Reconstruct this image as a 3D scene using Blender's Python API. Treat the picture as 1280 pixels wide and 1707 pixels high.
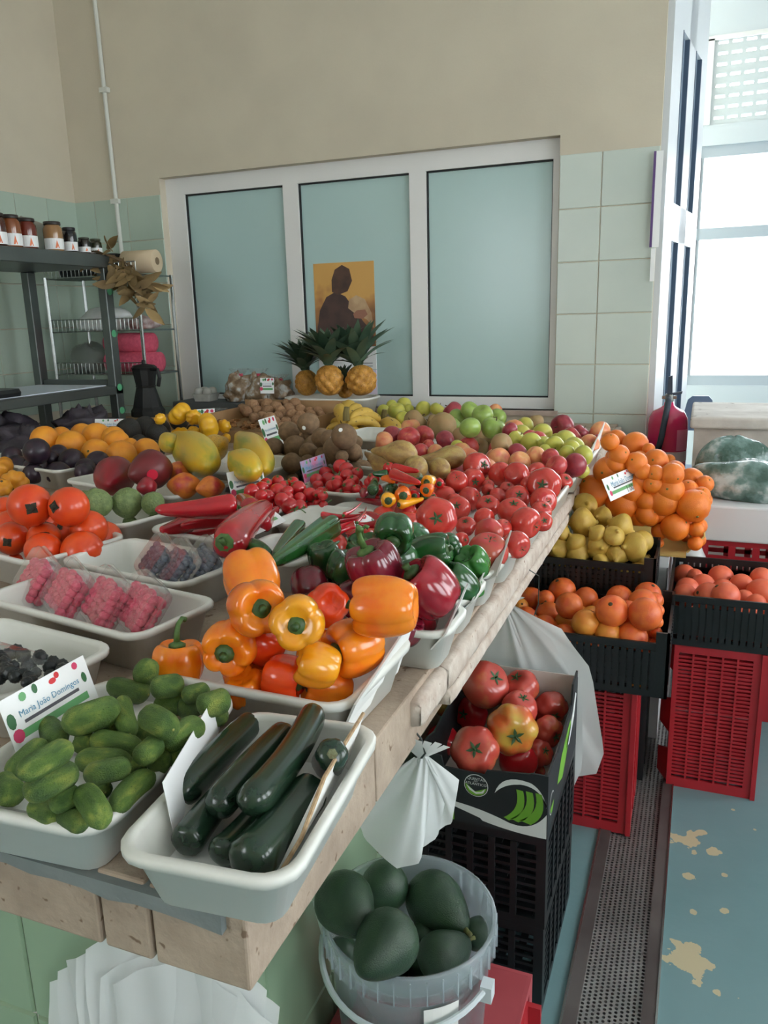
import bpy, math, random
import numpy as np
from mathutils import Vector, Matrix, Quaternion

random.seed(7)
for o in list(bpy.data.objects):
    bpy.data.objects.remove(o)
scene = bpy.context.scene
COL = scene.collection

# ------------------------------------------------------------------ camera
FPX = 1322.0
CZ = 1.30
YAW, PITCH, ROLL = 0.3819, 0.2406, -0.02736
_cy, _sy = math.cos(YAW), math.sin(YAW)
FW = Vector((-_sy*math.cos(PITCH), _cy*math.cos(PITCH), -math.sin(PITCH)))
_r0 = Vector((_cy, _sy, 0)); _u0 = _r0.cross(FW)
RT = _r0*math.cos(ROLL) + _u0*math.sin(ROLL)
UP = -_r0*math.sin(ROLL) + _u0*math.cos(ROLL)
CAM = Vector((0, 0, CZ))
cam_data = bpy.data.cameras.new('camera')
cam_data.sensor_fit = 'VERTICAL'
cam_data.sensor_height = 36.0
cam_data.lens = FPX/1707.0*36.0
cam_data.clip_start = 0.02
cam = bpy.data.objects.new('camera', cam_data)
COL.objects.link(cam)
cam.matrix_world = Matrix(((RT.x, UP.x, -FW.x, 0), (RT.y, UP.y, -FW.y, 0), (RT.z, UP.z, -FW.z, CZ), (0, 0, 0, 1)))
scene.camera = cam

# ------------------------------------------------------------------ world, exposure
world = bpy.data.worlds.new('overcast_sky'); scene.world = world
world.use_nodes = True
bg = world.node_tree.nodes['Background']
bg.inputs[0].default_value = (0.90, 0.96, 1.0, 1)
bg.inputs[1].default_value = 6.5
vs = scene.view_settings
vs.view_transform = 'Standard'; vs.look = 'None'; vs.gamma = 1.0; vs.use_curve_mapping = False
vs.exposure = 0.45


def ray(px, py):
    return FW + RT*((px-640)/FPX) - UP*((py-853.5)/FPX)
def onz(px, py, z):
    d = ray(px, py); return CAM + d*((z-CZ)/d.z)
def ony(px, py, y):
    d = ray(px, py); return CAM + d*(y/d.y)
def onx(px, py, x):
    d = ray(px, py); return CAM + d*(x/d.x)
def camdir(ix, iy, tw):
    return (RT*ix + UP*iy - FW*tw).normalized()

# ------------------------------------------------------------------ materials
def lin(c):
    return tuple(((v/255.0)/12.92 if v <= 10 else ((v/255.0+0.055)/1.055)**2.4) for v in c) + (1,)
MATS = {}
def mat(name, c1, c2=None, scale=4.0, rough=0.5, coat=0.0, spots=None, spot_scale=25.0, spot_t=0.68,
        bump=0.0, bump_scale=40.0, rnd=0.0, metal=0.0, c3=None, lo=0.35, hi=0.65, spec=0.5, sub=0.0, ramp_z=None, dist=0.0):
    if name in MATS: return MATS[name]
    m = bpy.data.materials.new(name); m.use_nodes = True; MATS[name] = m
    nt = m.node_tree; N = nt.nodes; Lk = nt.links
    b = N['Principled BSDF']
    b.inputs['Roughness'].default_value = rough
    b.inputs['Metallic'].default_value = metal
    b.inputs['Specular IOR Level'].default_value = spec
    b.inputs['Coat Weight'].default_value = coat
    b.inputs['Coat Roughness'].default_value = 0.12
    if sub:
        b.inputs['Subsurface Weight'].default_value = sub
        b.inputs['Subsurface Radius'].default_value = (0.01, 0.004, 0.002)
    tc = N.new('ShaderNodeTexCoord'); oi = N.new('ShaderNodeObjectInfo')
    add = N.new('ShaderNodeVectorMath'); add.operation = 'ADD'
    mul = N.new('ShaderNodeVectorMath'); mul.operation = 'SCALE'; mul.inputs[0].default_value = (13.1, 7.7, 19.3)
    Lk.new(oi.outputs['Random'], mul.inputs['Scale'])
    Lk.new(tc.outputs['Object'], add.inputs[0]); Lk.new(mul.outputs[0], add.inputs[1])
    col = None
    if c2 is not None:
        nz = N.new('ShaderNodeTexNoise'); nz.inputs['Scale'].default_value = scale; nz.inputs['Detail'].default_value = 4
        nz.inputs['Distortion'].default_value = dist
        Lk.new(add.outputs[0], nz.inputs['Vector'])
        rp = N.new('ShaderNodeValToRGB')
        rp.color_ramp.elements[0].position = lo; rp.color_ramp.elements[1].position = hi
        rp.color_ramp.elements[0].color = lin(c1); rp.color_ramp.elements[1].color = lin(c2)
        if c3 is not None:
            e = rp.color_ramp.elements.new((lo+hi)/2); e.color = lin(c3)
        Lk.new(nz.outputs['Fac'], rp.inputs[0]); col = rp.outputs[0]
        if ramp_z is not None:      # colour that follows the fruit's own axis (blush, stem end)
            sx = N.new('ShaderNodeSeparateXYZ'); Lk.new(tc.outputs['Object'], sx.inputs[0])
            ma = N.new('ShaderNodeMath'); ma.operation = 'MULTIPLY_ADD'
            ma.inputs[1].default_value = ramp_z; ma.inputs[2].default_value = 0
            Lk.new(sx.outputs['Z'], ma.inputs[0])
            ad = N.new('ShaderNodeMath'); ad.operation = 'ADD'
            Lk.new(ma.outputs[0], ad.inputs[0]); Lk.new(nz.outputs['Fac'], ad.inputs[1])
            Lk.new(ad.outputs[0], rp.inputs[0])
    if spots is not None:
        n2 = N.new('ShaderNodeTexNoise'); n2.inputs['Scale'].default_value = spot_scale; n2.inputs['Detail'].default_value = 2
        Lk.new(add.outputs[0], n2.inputs['Vector'])
        r2 = N.new('ShaderNodeValToRGB'); r2.color_ramp.elements[0].position = spot_t; r2.color_ramp.elements[1].position = spot_t+0.05
        Lk.new(n2.outputs['Fac'], r2.inputs[0])
        mx = N.new('ShaderNodeMixRGB'); mx.inputs[2].default_value = lin(spots)
        Lk.new(r2.outputs[0], mx.inputs[0])
        if col is not None: Lk.new(col, mx.inputs[1])
        else: mx.inputs[1].default_value = lin(c1)
        col = mx.outputs[0]
    if rnd:
        hs = N.new('ShaderNodeHueSaturation')
        mr = N.new('ShaderNodeMapRange'); mr.inputs['To Min'].default_value = 1-rnd; mr.inputs['To Max'].default_value = 1+rnd
        Lk.new(oi.outputs['Random'], mr.inputs['Value']); Lk.new(mr.outputs[0], hs.inputs['Value'])
        if col is not None: Lk.new(col, hs.inputs['Color'])
        else: hs.inputs['Color'].default_value = lin(c1)
        col = hs.outputs[0]
    if col is not None: Lk.new(col, b.inputs['Base Color'])
    else: b.inputs['Base Color'].default_value = lin(c1)
    if bump:
        n3 = N.new('ShaderNodeTexNoise'); n3.inputs['Scale'].default_value = bump_scale; n3.inputs['Detail'].default_value = 3
        Lk.new(add.outputs[0], n3.inputs['Vector'])
        bp = N.new('ShaderNodeBump'); bp.inputs['Strength'].default_value = bump; bp.inputs['Distance'].default_value = 0.01
        Lk.new(n3.outputs['Fac'], bp.inputs['Height']); Lk.new(bp.outputs[0], b.inputs['Normal'])
    return m

def film(name, tint, clear=0.75, rough=0.08, tl=0.5):
    """thin clear plastic: transparent film with a gloss and some milky scatter"""
    if name in MATS: return MATS[name]
    m = bpy.data.materials.new(name); m.use_nodes = True; MATS[name] = m
    nt = m.node_tree; N = nt.nodes; Lk = nt.links
    for n in list(N):
        if n.type != 'OUTPUT_MATERIAL': N.remove(n)
    out = [n for n in N if n.type == 'OUTPUT_MATERIAL'][0]
    t = N.new('ShaderNodeBsdfTransparent'); t.inputs[0].default_value = (1, 1, 1, 1)
    d = N.new('ShaderNodeBsdfDiffuse'); d.inputs[0].default_value = lin(tint)
    tn = N.new('ShaderNodeBsdfTranslucent'); tn.inputs[0].default_value = lin(tint)
    g = N.new('ShaderNodeBsdfGlossy'); g.inputs['Roughness'].default_value = rough
    m1 = N.new('ShaderNodeMixShader'); m1.inputs[0].default_value = tl
    Lk.new(d.outputs[0], m1.inputs[1]); Lk.new(tn.outputs[0], m1.inputs[2])
    m2 = N.new('ShaderNodeMixShader'); m2.inputs[0].default_value = clear
    Lk.new(m1.outputs[0], m2.inputs[1]); Lk.new(t.outputs[0], m2.inputs[2])
    lw = N.new('ShaderNodeLayerWeight'); lw.inputs[0].default_value = 0.5
    pw = N.new('ShaderNodeMath'); pw.operation = 'POWER'; pw.inputs[1].default_value = 3.0; Lk.new(lw.outputs['Facing'], pw.inputs[0])
    fr = N.new('ShaderNodeMath'); fr.operation = 'MULTIPLY_ADD'; fr.inputs[1].default_value = 0.6; fr.inputs[2].default_value = 0.05; Lk.new(pw.outputs[0], fr.inputs[0])
    m3 = N.new('ShaderNodeMixShader')
    Lk.new(fr.outputs[0], m3.inputs[0]); Lk.new(m2.outputs[0], m3.inputs[1]); Lk.new(g.outputs[0], m3.inputs[2])
    Lk.new(m3.outputs[0], out.inputs[0])
    return m

# ------------------------------------------------------------------ mesh helpers
class MB:
    def __init__(s): s.v = []; s.f = []
    def add(s, vs_, fs):
        n = len(s.v); s.v += [tuple(v) for v in vs_]; s.f += [tuple(i+n for i in f) for f in fs]; return s
    def box(s, x0, x1, y0, y1, z0, z1):
        return s.add([(x0,y0,z0),(x1,y0,z0),(x1,y1,z0),(x0,y1,z0),(x0,y0,z1),(x1,y0,z1),(x1,y1,z1),(x0,y1,z1)],
                     [(3,2,1,0),(4,5,6,7),(0,1,5,4),(1,2,6,5),(2,3,7,6),(3,0,4,7)])
    def rings(s, rs, cap0=True, cap1=True, closed=True):
        n = len(rs[0]); b = len(s.v)
        for r in rs: s.v += [tuple(p) for p in r]
        for i in range(len(rs)-1):
            for j in range(n if closed else n-1):
                k = (j+1) % n
                s.f.append((b+i*n+j, b+i*n+k, b+(i+1)*n+k, b+(i+1)*n+j))
        if cap0: s.f.append(tuple(b+j for j in reversed(range(n))))
        if cap1: s.f.append(tuple(b+(len(rs)-1)*n+j for j in range(n)))
        return s
    def tube(s, pts, rad, n=8, caps=True):
        pts = [Vector(p) for p in pts]
        if not hasattr(rad, '__len__'): rad = [rad]*len(pts)
        rs = []; ref = None
        for i, p in enumerate(pts):
            t = (pts[min(i+1, len(pts)-1)] - pts[max(i-1, 0)])
            if t.length < 1e-9: t = Vector((0, 0, 1))
            t.normalize()
            if ref is None:
                ref = Vector((1, 0, 0)) if abs(t.x) < 0.8 else Vector((0, 1, 0))
            a = (ref - t*ref.dot(t)).normalized(); ref = a; bb = t.cross(a)
            rs.append([p + (a*math.cos(2*math.pi*j/n) + bb*math.sin(2*math.pi*j/n))*rad[i] for j in range(n)])
        return s.rings(rs, caps, caps)
    def lathe(s, prof, n=20, cap0=True, cap1=True, c=(0, 0)):
        rs = [[(c[0]+r*math.cos(2*math.pi*j/n), c[1]+r*math.sin(2*math.pi*j/n), z) for j in range(n)] for r, z in prof]
        return s.rings(rs, cap0, cap1)
    def poly(s, pts): return s.add(pts, [tuple(range(len(pts)))])
    def slab(s, pts, nrm):
        """a polygon given some thickness along nrm"""
        n = len(pts); nrm = Vector(nrm); a = [Vector(p) for p in pts]
        return s.add(a + [p+nrm for p in a], [tuple(reversed(range(n))), tuple(range(n, 2*n))] +
                     [(i, (i+1) % n, n+(i+1) % n, n+i) for i in range(n)])
    def mesh(s, name, smooth=False):
        me = bpy.data.meshes.new(name); me.from_pydata(s.v, [], s.f); me.update()
        if smooth:
            me.polygons.foreach_set('use_smooth', [True]*len(me.polygons))
        return me

def link(name, me, m=None, parent=None, loc=None, rot=None, scale=None, quat=None):
    if isinstance(me, MB): me = me.mesh(name)
    o = bpy.data.objects.new(name, me); COL.objects.link(o)
    if m is not None and me is not None:
        if len(me.materials) == 0: me.materials.append(m)
        elif me.materials[0] is not m:
            o.material_slots[0].link = 'OBJECT'; o.material_slots[0].material = m
    if parent is not None: o.parent = parent
    if loc is not None: o.location = loc
    if rot is not None: o.rotation_euler = rot
    if quat is not None: o.rotation_mode = 'QUATERNION'; o.rotation_quaternion = quat
    if scale is not None: o.scale = scale if hasattr(scale, '__len__') else (scale,)*3
    return o
def tag(o, label, cat, group=None):
    o['label'] = label; o['category'] = cat
    if group: o['group'] = group
    return o
def thing(name, label, cat, loc=(0, 0, 0), rot=None, group=None):
    o = bpy.data.objects.new(name, None); COL.objects.link(o); o.location = loc
    o.empty_display_size = 0.05
    if rot is not None: o.rotation_euler = rot
    return tag(o, label, cat, group)
def struct(name, me, m, parent=None):
    o = link(name, me, m, parent)
    if parent is None: o['kind'] = 'structure'
    return o
def text_mesh(s, size, align='CENTER'):
    cu = bpy.data.curves.new('lettering', 'FONT'); cu.body = s; cu.size = size; cu.align_x = align; cu.align_y = 'CENTER'
    cu.resolution_u = 2
    o = bpy.data.objects.new('lettering', cu); COL.objects.link(o)
    dg = bpy.context.evaluated_depsgraph_get(); dg.update()
    me = bpy.data.meshes.new_from_object(o.evaluated_get(dg))
    bpy.data.objects.remove(o); bpy.data.curves.remove(cu)
    return me
def bevel(o, w=0.004, seg=2):
    md = o.modifiers.new('bevel', 'BEVEL'); md.width = w; md.segments = seg; md.limit_method = 'ANGLE'
    return o

# ------------------------------------------------------------------ common materials
M_CREAM = mat('cream_wall_paint', (203, 194, 174), (196, 187, 168), scale=3, rough=0.85, bump=0.05, bump_scale=120)
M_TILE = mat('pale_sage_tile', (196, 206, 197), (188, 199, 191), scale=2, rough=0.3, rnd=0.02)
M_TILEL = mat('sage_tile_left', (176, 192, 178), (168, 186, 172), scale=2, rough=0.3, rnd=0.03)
M_GROUT = mat('tile_grout', (206, 206, 198), rough=0.9)
M_GREEN = mat('green_base_tile', (150, 174, 146), (143, 167, 139), scale=3, rough=0.25, rnd=0.02)
M_ALU = mat('white_aluminium', (222, 222, 220), rough=0.35)
M_FROST = mat('frosted_teal_glass', (176, 203, 201), (170, 198, 197), scale=0.8, rough=0.22, spec=0.4)
M_GASKET = mat('black_gasket', (18, 22, 24), rough=0.6)
M_STONE = mat('limestone', (176, 158, 140), (152, 134, 118), scale=14, rough=0.75, spots=(118, 96, 78), spot_scale=60, spot_t=0.66, bump=0.25, bump_scale=90)
M_STONETOP = mat('painted_stone_edge', (206, 194, 182), (182, 164, 150), scale=26, rough=0.75, spots=(148, 122, 106), spot_scale=70, spot_t=0.67, bump=0.5, bump_scale=45)
M_GREYSTONE = mat('grey_mortar', (128, 134, 134), (112, 120, 120), scale=10, rough=0.85, bump=0.3, bump_scale=50)
M_TRAY = mat('white_tray_plastic', (226, 226, 220), (218, 218, 210), scale=6, rough=0.38)
M_STEEL = mat('brushed_steel', (108, 114, 112), (96, 102, 101), scale=3, rough=0.38, metal=0.75)
M_STEELD = mat('dark_steel', (72, 78, 78), rough=0.45, metal=0.6)
M_WIRE = mat('chrome_wire', (150, 154, 152), rough=0.25, metal=0.9)
M_BLACK = mat('black_plastic', (24, 29, 33), (19, 24, 27), scale=20, rough=0.4)
M_RED = mat('red_crate_plastic', (178, 40, 50), (166, 35, 45), scale=8, rough=0.42)
M_WHITE = mat('white_board', (228, 228, 224), rough=0.7)
M_CARDB = mat('brown_cardboard', (176, 140, 100), (164, 128, 90), scale=6, rough=0.85)
M_PAPER = mat('white_card', (236, 238, 238), rough=0.5)
M_BAG = film('milky_bag_film', (244, 246, 246), clear=0.10, rough=0.25, tl=0.3)
M_CLEAR = film('clear_punnet_plastic', (235, 240, 240), clear=0.90, rough=0.06)
M_BUCKET = film('translucent_bucket_plastic', (222, 232, 240), clear=0.66, rough=0.18)
M_STEM = mat('green_stem', (88, 122, 62), (64, 96, 44), scale=3, rough=0.55)
M_STEMD = mat('dark_green_calyx', (40, 70, 38), (58, 86, 44), scale=4, rough=0.6)
M_TWIG = mat('brown_twig', (92, 72, 48), rough=0.8)
M_LEAFDRY = mat('dry_leaf', (150, 126, 84), (112, 92, 60), scale=6, rough=0.75, rnd=0.2)
M_DARK = mat('near_black', (16, 17, 18), rough=0.6)

CTZ = 0.80           # counter top height
EDGE = -0.342        # right edge of the counter
FRONT = 0.499        # front edge of the counter
WY = 3.75            # back wall face
LX = -3.31           # left wall face
WXR = -0.22          # right end of the back wall
CEIL = 3.35
TILE_TOP = 1.965

# ================================================================== SETTING
# floor with worn patches of paint
def floor_mat():
    m = bpy.data.materials.new('teal_floor_paint'); m.use_nodes = True
    nt = m.node_tree; N = nt.nodes; Lk = nt.links; b = N['Principled BSDF']
    tc = N.new('ShaderNodeTexCoord')
    n1 = N.new('ShaderNodeTexNoise'); n1.inputs['Scale'].default_value = 5; n1.inputs['Detail'].default_value = 6
    Lk.new(tc.outputs['Object'], n1.inputs['Vector'])
    rp = N.new('ShaderNodeValToRGB')
    rp.color_ramp.elements[0].color = lin((102, 134, 138)); rp.color_ramp.elements[1].color = lin((118, 149, 153))
    Lk.new(n1.outputs['Fac'], rp.inputs[0])
    n2 = N.new('ShaderNodeTexNoise'); n2.inputs['Scale'].default_value = 24; n2.inputs['Detail'].default_value = 5
    Lk.new(tc.outputs['Object'], n2.inputs['Vector'])
    cur = None
    blobs = [(1140, 1400, .045), (1190, 1424, .024), (1145, 1462, .016), (1150, 1600, .050), (1196, 1655, .014), (1208, 1518, .012),
             (1207, 1458, .008), (1155, 1520, .010), (1168, 1388, .014), (1258, 1383, .006), (1222, 1350, .006)]
    for px, py, r in blobs:
        p = onz(px, py, 0)
        d = N.new('ShaderNodeVectorMath'); d.operation = 'DISTANCE'
        d.inputs[1].default_value = (p.x, p.y, 0); Lk.new(tc.outputs['Object'], d.inputs[0])
        s = N.new('ShaderNodeMath'); s.operation = 'MULTIPLY_ADD'
        Lk.new(d.outputs['Value'], s.inputs[0]); s.inputs[1].default_value = 1.0/r; s.inputs[2].default_value = 0
        if cur is None: cur = s.outputs[0]
        else:
            mn = N.new('ShaderNodeMath'); mn.operation = 'MINIMUM'
            Lk.new(cur, mn.inputs[0]); Lk.new(s.outputs[0], mn.inputs[1]); cur = mn.outputs[0]
    ad = N.new('ShaderNodeMath'); ad.operation = 'MULTIPLY_ADD'; ad.inputs[1].default_value = 3.2
    Lk.new(n2.outputs['Fac'], ad.inputs[0]); Lk.new(cur, ad.inputs[2])
    th = N.new('ShaderNodeMath'); th.operation = 'LESS_THAN'; th.inputs[1].default_value = 2.35
    Lk.new(ad.outputs[0], th.inputs[0])
    n4 = N.new('ShaderNodeTexNoise'); n4.inputs['Scale'].default_value = 46; n4.inputs['Detail'].default_value = 3
    Lk.new(tc.outputs['Object'], n4.inputs['Vector'])
    t4 = N.new('ShaderNodeMath'); t4.operation = 'GREATER_THAN'; t4.inputs[1].default_value = 0.775
    Lk.new(n4.outputs['Fac'], t4.inputs[0])
    mx2 = N.new('ShaderNodeMath'); mx2.operation = 'MAXIMUM'; Lk.new(th.outputs[0], mx2.inputs[0]); Lk.new(t4.outputs[0], mx2.inputs[1])
    mx = N.new('ShaderNodeMixRGB'); mx.inputs[2].default_value = lin((190, 178, 146))
    Lk.new(mx2.outputs[0], mx.inputs[0]); Lk.new(rp.outputs[0], mx.inputs[1])
    Lk.new(mx.outputs[0], b.inputs['Base Color'])
    b.inputs['Roughness'].default_value = 0.33
    bp = N.new('ShaderNodeBump'); bp.inputs['Strength'].default_value = 0.12; bp.inputs['Distance'].default_value = 0.01
    Lk.new(n2.outputs['Fac'], bp.inputs['Height']); Lk.new(bp.outputs[0], b.inputs['Normal'])
    return m
GX0, GX1 = -0.156, -0.017
fl = MB().box(LX-0.2, GX0, -3.0, 5.6, -0.12, 0).box(GX1, 3.2, -3.0, 5.6, -0.12, 0).box(GX0, GX1, -3.0, 5.6, -0.12, -0.07)
struct('floor', fl, floor_mat())

# walls
WIN = (-2.735, -0.636, 0.855, 2.046)      # window opening in the back wall
TH = 0.20
w = MB().box(LX-0.2, WIN[0], WY, WY+TH, 0, CEIL).box(WIN[1], WXR, WY, WY+TH, 0, CEIL)
w.box(WIN[0], WIN[1], WY, WY+TH, WIN[3], CEIL).box(WIN[0], WIN[1], WY, WY+TH, 0, WIN[2])
wall_back = struct('wall_back', w, M_CREAM)
wall_left = struct('wall_left', MB().box(LX-0.2, LX, -3.0, WY, 0, CEIL), M_CREAM)
struct('ceiling', MB().box(LX-0.2, 3.2, -3.0, 5.6, CEIL, CEIL+0.1), mat('ceiling_paint', (228, 228, 224), rough=0.9))
# right wall with tall openings to the street (out of frame)
rw = MB()
ops = ((-2.3, -0.9), (0.2, 1.6), (2.2, 3.5)); prev = -3.0
for a, b_ in ops + ((5.6, 5.6),):
    rw.box(3.0, 3.2, prev, a, 0, CEIL)
    if b_ > a: rw.box(3.0, 3.2, a, b_, 0, 0.8).box(3.0, 3.2, a, b_, 2.6, CEIL)
    prev = b_
struct('wall_right', rw, M_CREAM)
struct('wall_front_unseen', MB().box(LX-0.2, -2.9, -3.2, -3.0, 0, CEIL).box(-1.8, 3.2, -3.2, -3.0, 0, CEIL).box(-2.9, -1.8, -3.2, -3.0, 2.7, CEIL).box(-2.9, -1.8, -3.2, -3.0, 0, 1.1), M_CREAM)  # unseen wall closed to direct the light; its opening is added for fill

# tiles on the back and left walls, each a piece of its own
def tile_mesh(wd, ht, axis):
    g = 0.0016; t = 0.004; e = 0.0022
    b = MB()
    def P(u, z, d): return (u, -d, z) if axis == 'y' else (d, u, z)
    o_ = [P(g, g, 0), P(wd-g, g, 0), P(wd-g, ht-g, 0), P(g, ht-g, 0)]
    i_ = [P(g+e, g+e, t), P(wd-g-e, g+e, t), P(wd-g-e, ht-g-e, t), P(g+e, ht-g-e, t)]
    b.add(o_+i_, [(4, 5, 6, 7)] + [(k, (k+1) % 4, 4+(k+1) % 4, 4+k) for k in range(4)])
    if axis == 'x': b.f = [tuple(reversed(f)) for f in b.f]
    return b.mesh('tile')
ROWS = [TILE_TOP-0.2245*i for i in range(6)]
def tiles_y(cols, m):
    cache = {}
    for c0, c1 in cols:
        for k in range(6):
            z0 = TILE_TOP-0.2245*(k+1); key = (round(c1-c0, 3))
            if key not in cache: cache[key] = tile_mesh(c1-c0, 0.2245, 'y')
            link('tile', cache[key], m, wall_back, loc=(c0, WY-0.0005, z0))
tiles_y([(-0.636, -0.455), (-0.455, WXR)], M_TILE)
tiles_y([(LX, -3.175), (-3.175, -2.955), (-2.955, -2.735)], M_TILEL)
tm = tile_mesh(0.22, 0.2245, 'x')
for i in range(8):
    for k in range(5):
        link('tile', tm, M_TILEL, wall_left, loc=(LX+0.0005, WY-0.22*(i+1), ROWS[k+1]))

# window with three frosted panes
win = thing('window_1', 'white aluminium window with three frosted panes in the back wall', 'window'); del win['category'], win['label']
win['kind'] = 'structure'
FY = WY+0.05        # face of the frame, set back in the opening
fr = MB(); FWD = 0.07
x0, x1, z0, z1 = WIN
pan = [(-2.62, -2.03), (-1.945, -1.352), (-1.268, -0.672)]
pz0, pz1 = 0.909, 1.962
fr.box(x0, x1, FY, FY+FWD, z0, pz0).box(x0, x1, FY, FY+FWD, pz1, z1)
fr.box(x0, pan[0][0], FY, FY+FWD, pz0, pz1).box(pan[2][1], x1, FY, FY+FWD, pz0, pz1)
fr.box(pan[0][1], pan[1][0], FY, FY+FWD, pz0, pz1).box(pan[1][1], pan[2][0], FY, FY+FWD, pz0, pz1)
link('frame', fr, M_ALU, win)
for a, b_ in pan:
    link('pane', MB().box(a+0.004, b_-0.004, FY+0.022, FY+0.03, pz0+0.004, pz1-0.004), M_FROST, win)
    g = MB(); t = 0.007
    g.box(a, b_, FY+0.010, FY+0.022, pz0, pz0+t).box(a, b_, FY+0.010, FY+0.022, pz1-t, pz1)
    g.box(a, a+t, FY+0.010, FY+0.022, pz0, pz1).box(b_-t*0.6, b_, FY+0.010, FY+0.022, pz0, pz1)
    link('gasket', g, M_GASKET, win)
struct('trim_1', MB().box(WIN[0]-0.0, WIN[1]+0.02, WY-0.03, WY+0.05, 0.832, 0.855), mat('sill_stone', (176, 158, 146), (150, 132, 122), scale=12, rough=0.7))

# conduit pipe on the back wall
pp = [ony(152, 0, WY-0.015), ony(172, 150, WY-0.015), ony(192, 345, WY-0.015), ony(197, 385, WY-0.015)]
pp = [Vector((-3.03, WY-0.012, CEIL)), Vector((-3.015, WY-0.012, 1.6))]
cp = thing('conduit_pipe', 'thin white conduit pipe running down the cream wall by the corner', 'pipe', (-3.02, WY-0.012, 1.6))
cp.location = (0, 0, 0)
link('tube', MB().tube(pp, 0.011, 10), mat('conduit_paint', (206, 208, 200), rough=0.5), cp)
for z in (2.50, 1.95):
    link('clip', MB().box(-3.045, -2.995, WY-0.027, WY, z-0.012, z+0.012), mat('conduit_paint', (206, 208, 200)), cp)

# ------------------------------------------------------------------ the bright far end on the right
FARY = 5.25
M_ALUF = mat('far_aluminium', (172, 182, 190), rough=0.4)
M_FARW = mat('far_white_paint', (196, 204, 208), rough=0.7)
def fz(px, py): return ony(px, py, FARY)
fx0, fxr = -0.9, 3.2
wl = fz(1165, 400).x; zt_ = fz(1180, 262).z; zm1 = fz(1180, 380).z; zm0 = fz(1165, 400).z; zb = fz(1160, 626).z
vt = fz(1172, 68).z; vb = fz(1170, 210).z; vl = fz(1171, 140).x
wr = wl + 1.25
fw_ = MB()
fw_.box(fx0, vl, FARY, FARY+0.15, 0, CEIL).box(wr, fxr, FARY, FARY+0.15, 0, CEIL)
fw_.box(vl, wr, FARY, FARY+0.15, 0, zb-0.06).box(vl, wr, FARY, FARY+0.15, zt_+0.06, vb).box(vl, wr, FARY, FARY+0.15, vt, CEIL)
struct('wall_far', fw_, M_FARW)
w2 = bpy.data.objects.new('window_2', None); COL.objects.link(w2); w2['kind'] = 'structure'
f2 = MB(); T2 = 0.05
f2.box(vl, wl, FARY+0.02, FARY+0.08, zb-0.06, zt_+0.06).box(wr-0.07, wr, FARY+0.02, FARY+0.08, zb-0.06, zt_+0.06)
f2.box(wl, wr, FARY+0.02, FARY+0.08, zb-0.06, zb).box(wl, wr, FARY+0.02, FARY+0.08, zt_, zt_+0.06)
f2.box(wl, wr, FARY+0.01, FARY+0.08, zm0, zm1).box(wl+0.56, wl+0.64, FARY+0.015, FARY+0.08, zb, zt_)
link('frame', f2, M_ALUF, w2)
sash = MB()
for (a, c, d_) in ((wl-0.018, zb, zm0), (wl-0.018, zm1, zt_)):
    sash.box(a, a+0.004, FARY+0.012, FARY+0.021, c, d_)
link('sash_groove', sash, M_GASKET, w2)
gl = film('window_glass', (240, 245, 245), clear=0.97, rough=0.02)
for a, b_ in ((wl, wl+0.56), (wl+0.64, wr-0.07)):
    for c, d_ in ((zb, zm0), (zm1, zt_)):
        link('pane', MB().poly([(a, FARY+0.05, c), (b_, FARY+0.05, c), (b_, FARY+0.05, d_), (a, FARY+0.05, d_)]), gl, w2)
# perforated vent blocks above that window
vent = bpy.data.objects.new('trim_2', None); COL.objects.link(vent); vent['kind'] = 'structure'
nC, nR = 17, 8
cw = (wr-vl-0.06)/nC; rh = (vt-vb)/nR
vb_ = MB()
M_VENT = mat('white_vent_block', (196, 204, 206), rough=0.6)
for i in range(nC):
    for k in range(nR):
        xa = vl+0.05+i*cw; za = vb+k*rh
        blk = MB(); t = 0.03
        def bar(a, b2, c, d2): blk.box(a, b2, 0, t, c, d2)
        off = 0
        bar(0, cw*0.28, 0, rh); bar(cw*0.28, cw, 0, rh*0.52); bar(cw*0.28, cw, rh*0.82, rh)
        if i == 0 and k == 0: vmesh = blk.mesh('vent_block'); vmesh.materials.append(M_VENT)
        link('vent_block', vmesh, None, vent, loc=(xa, FARY+0.01, za))
link('vent_frame', MB().box(vl, vl+0.05, FARY-0.01, FARY+0.14, vb, vt).box(vl, wr, FARY-0.01, FARY+0.14, vt-0.008, vt+0.015), M_ALU, vent)
# the building across the street
bld = thing('building', 'pale building across the street seen through the bright window', 'building', (0, 0, 0))
link('wall', MB().box(-2.0, 6.0, 16.0, 16.5, -1.0, 3.2), mat('pale_render', (236, 238, 238), rough=0.9), bld)
for px0, px1, py0, py1 in ((1210, 1243, 456, 500), (1248, 1281, 453, 498), (1211, 1243, 520, 548), (1256, 1283, 510, 550)):
    a = ony(px0, py1, 15.98); b_ = ony(px1, py0, 15.98)
    link('window', MB().box(a.x, b_.x, 15.95, 16.0, a.z, b_.z), mat('far_window_glass', (150, 160, 165), rough=0.3), bld)

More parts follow.
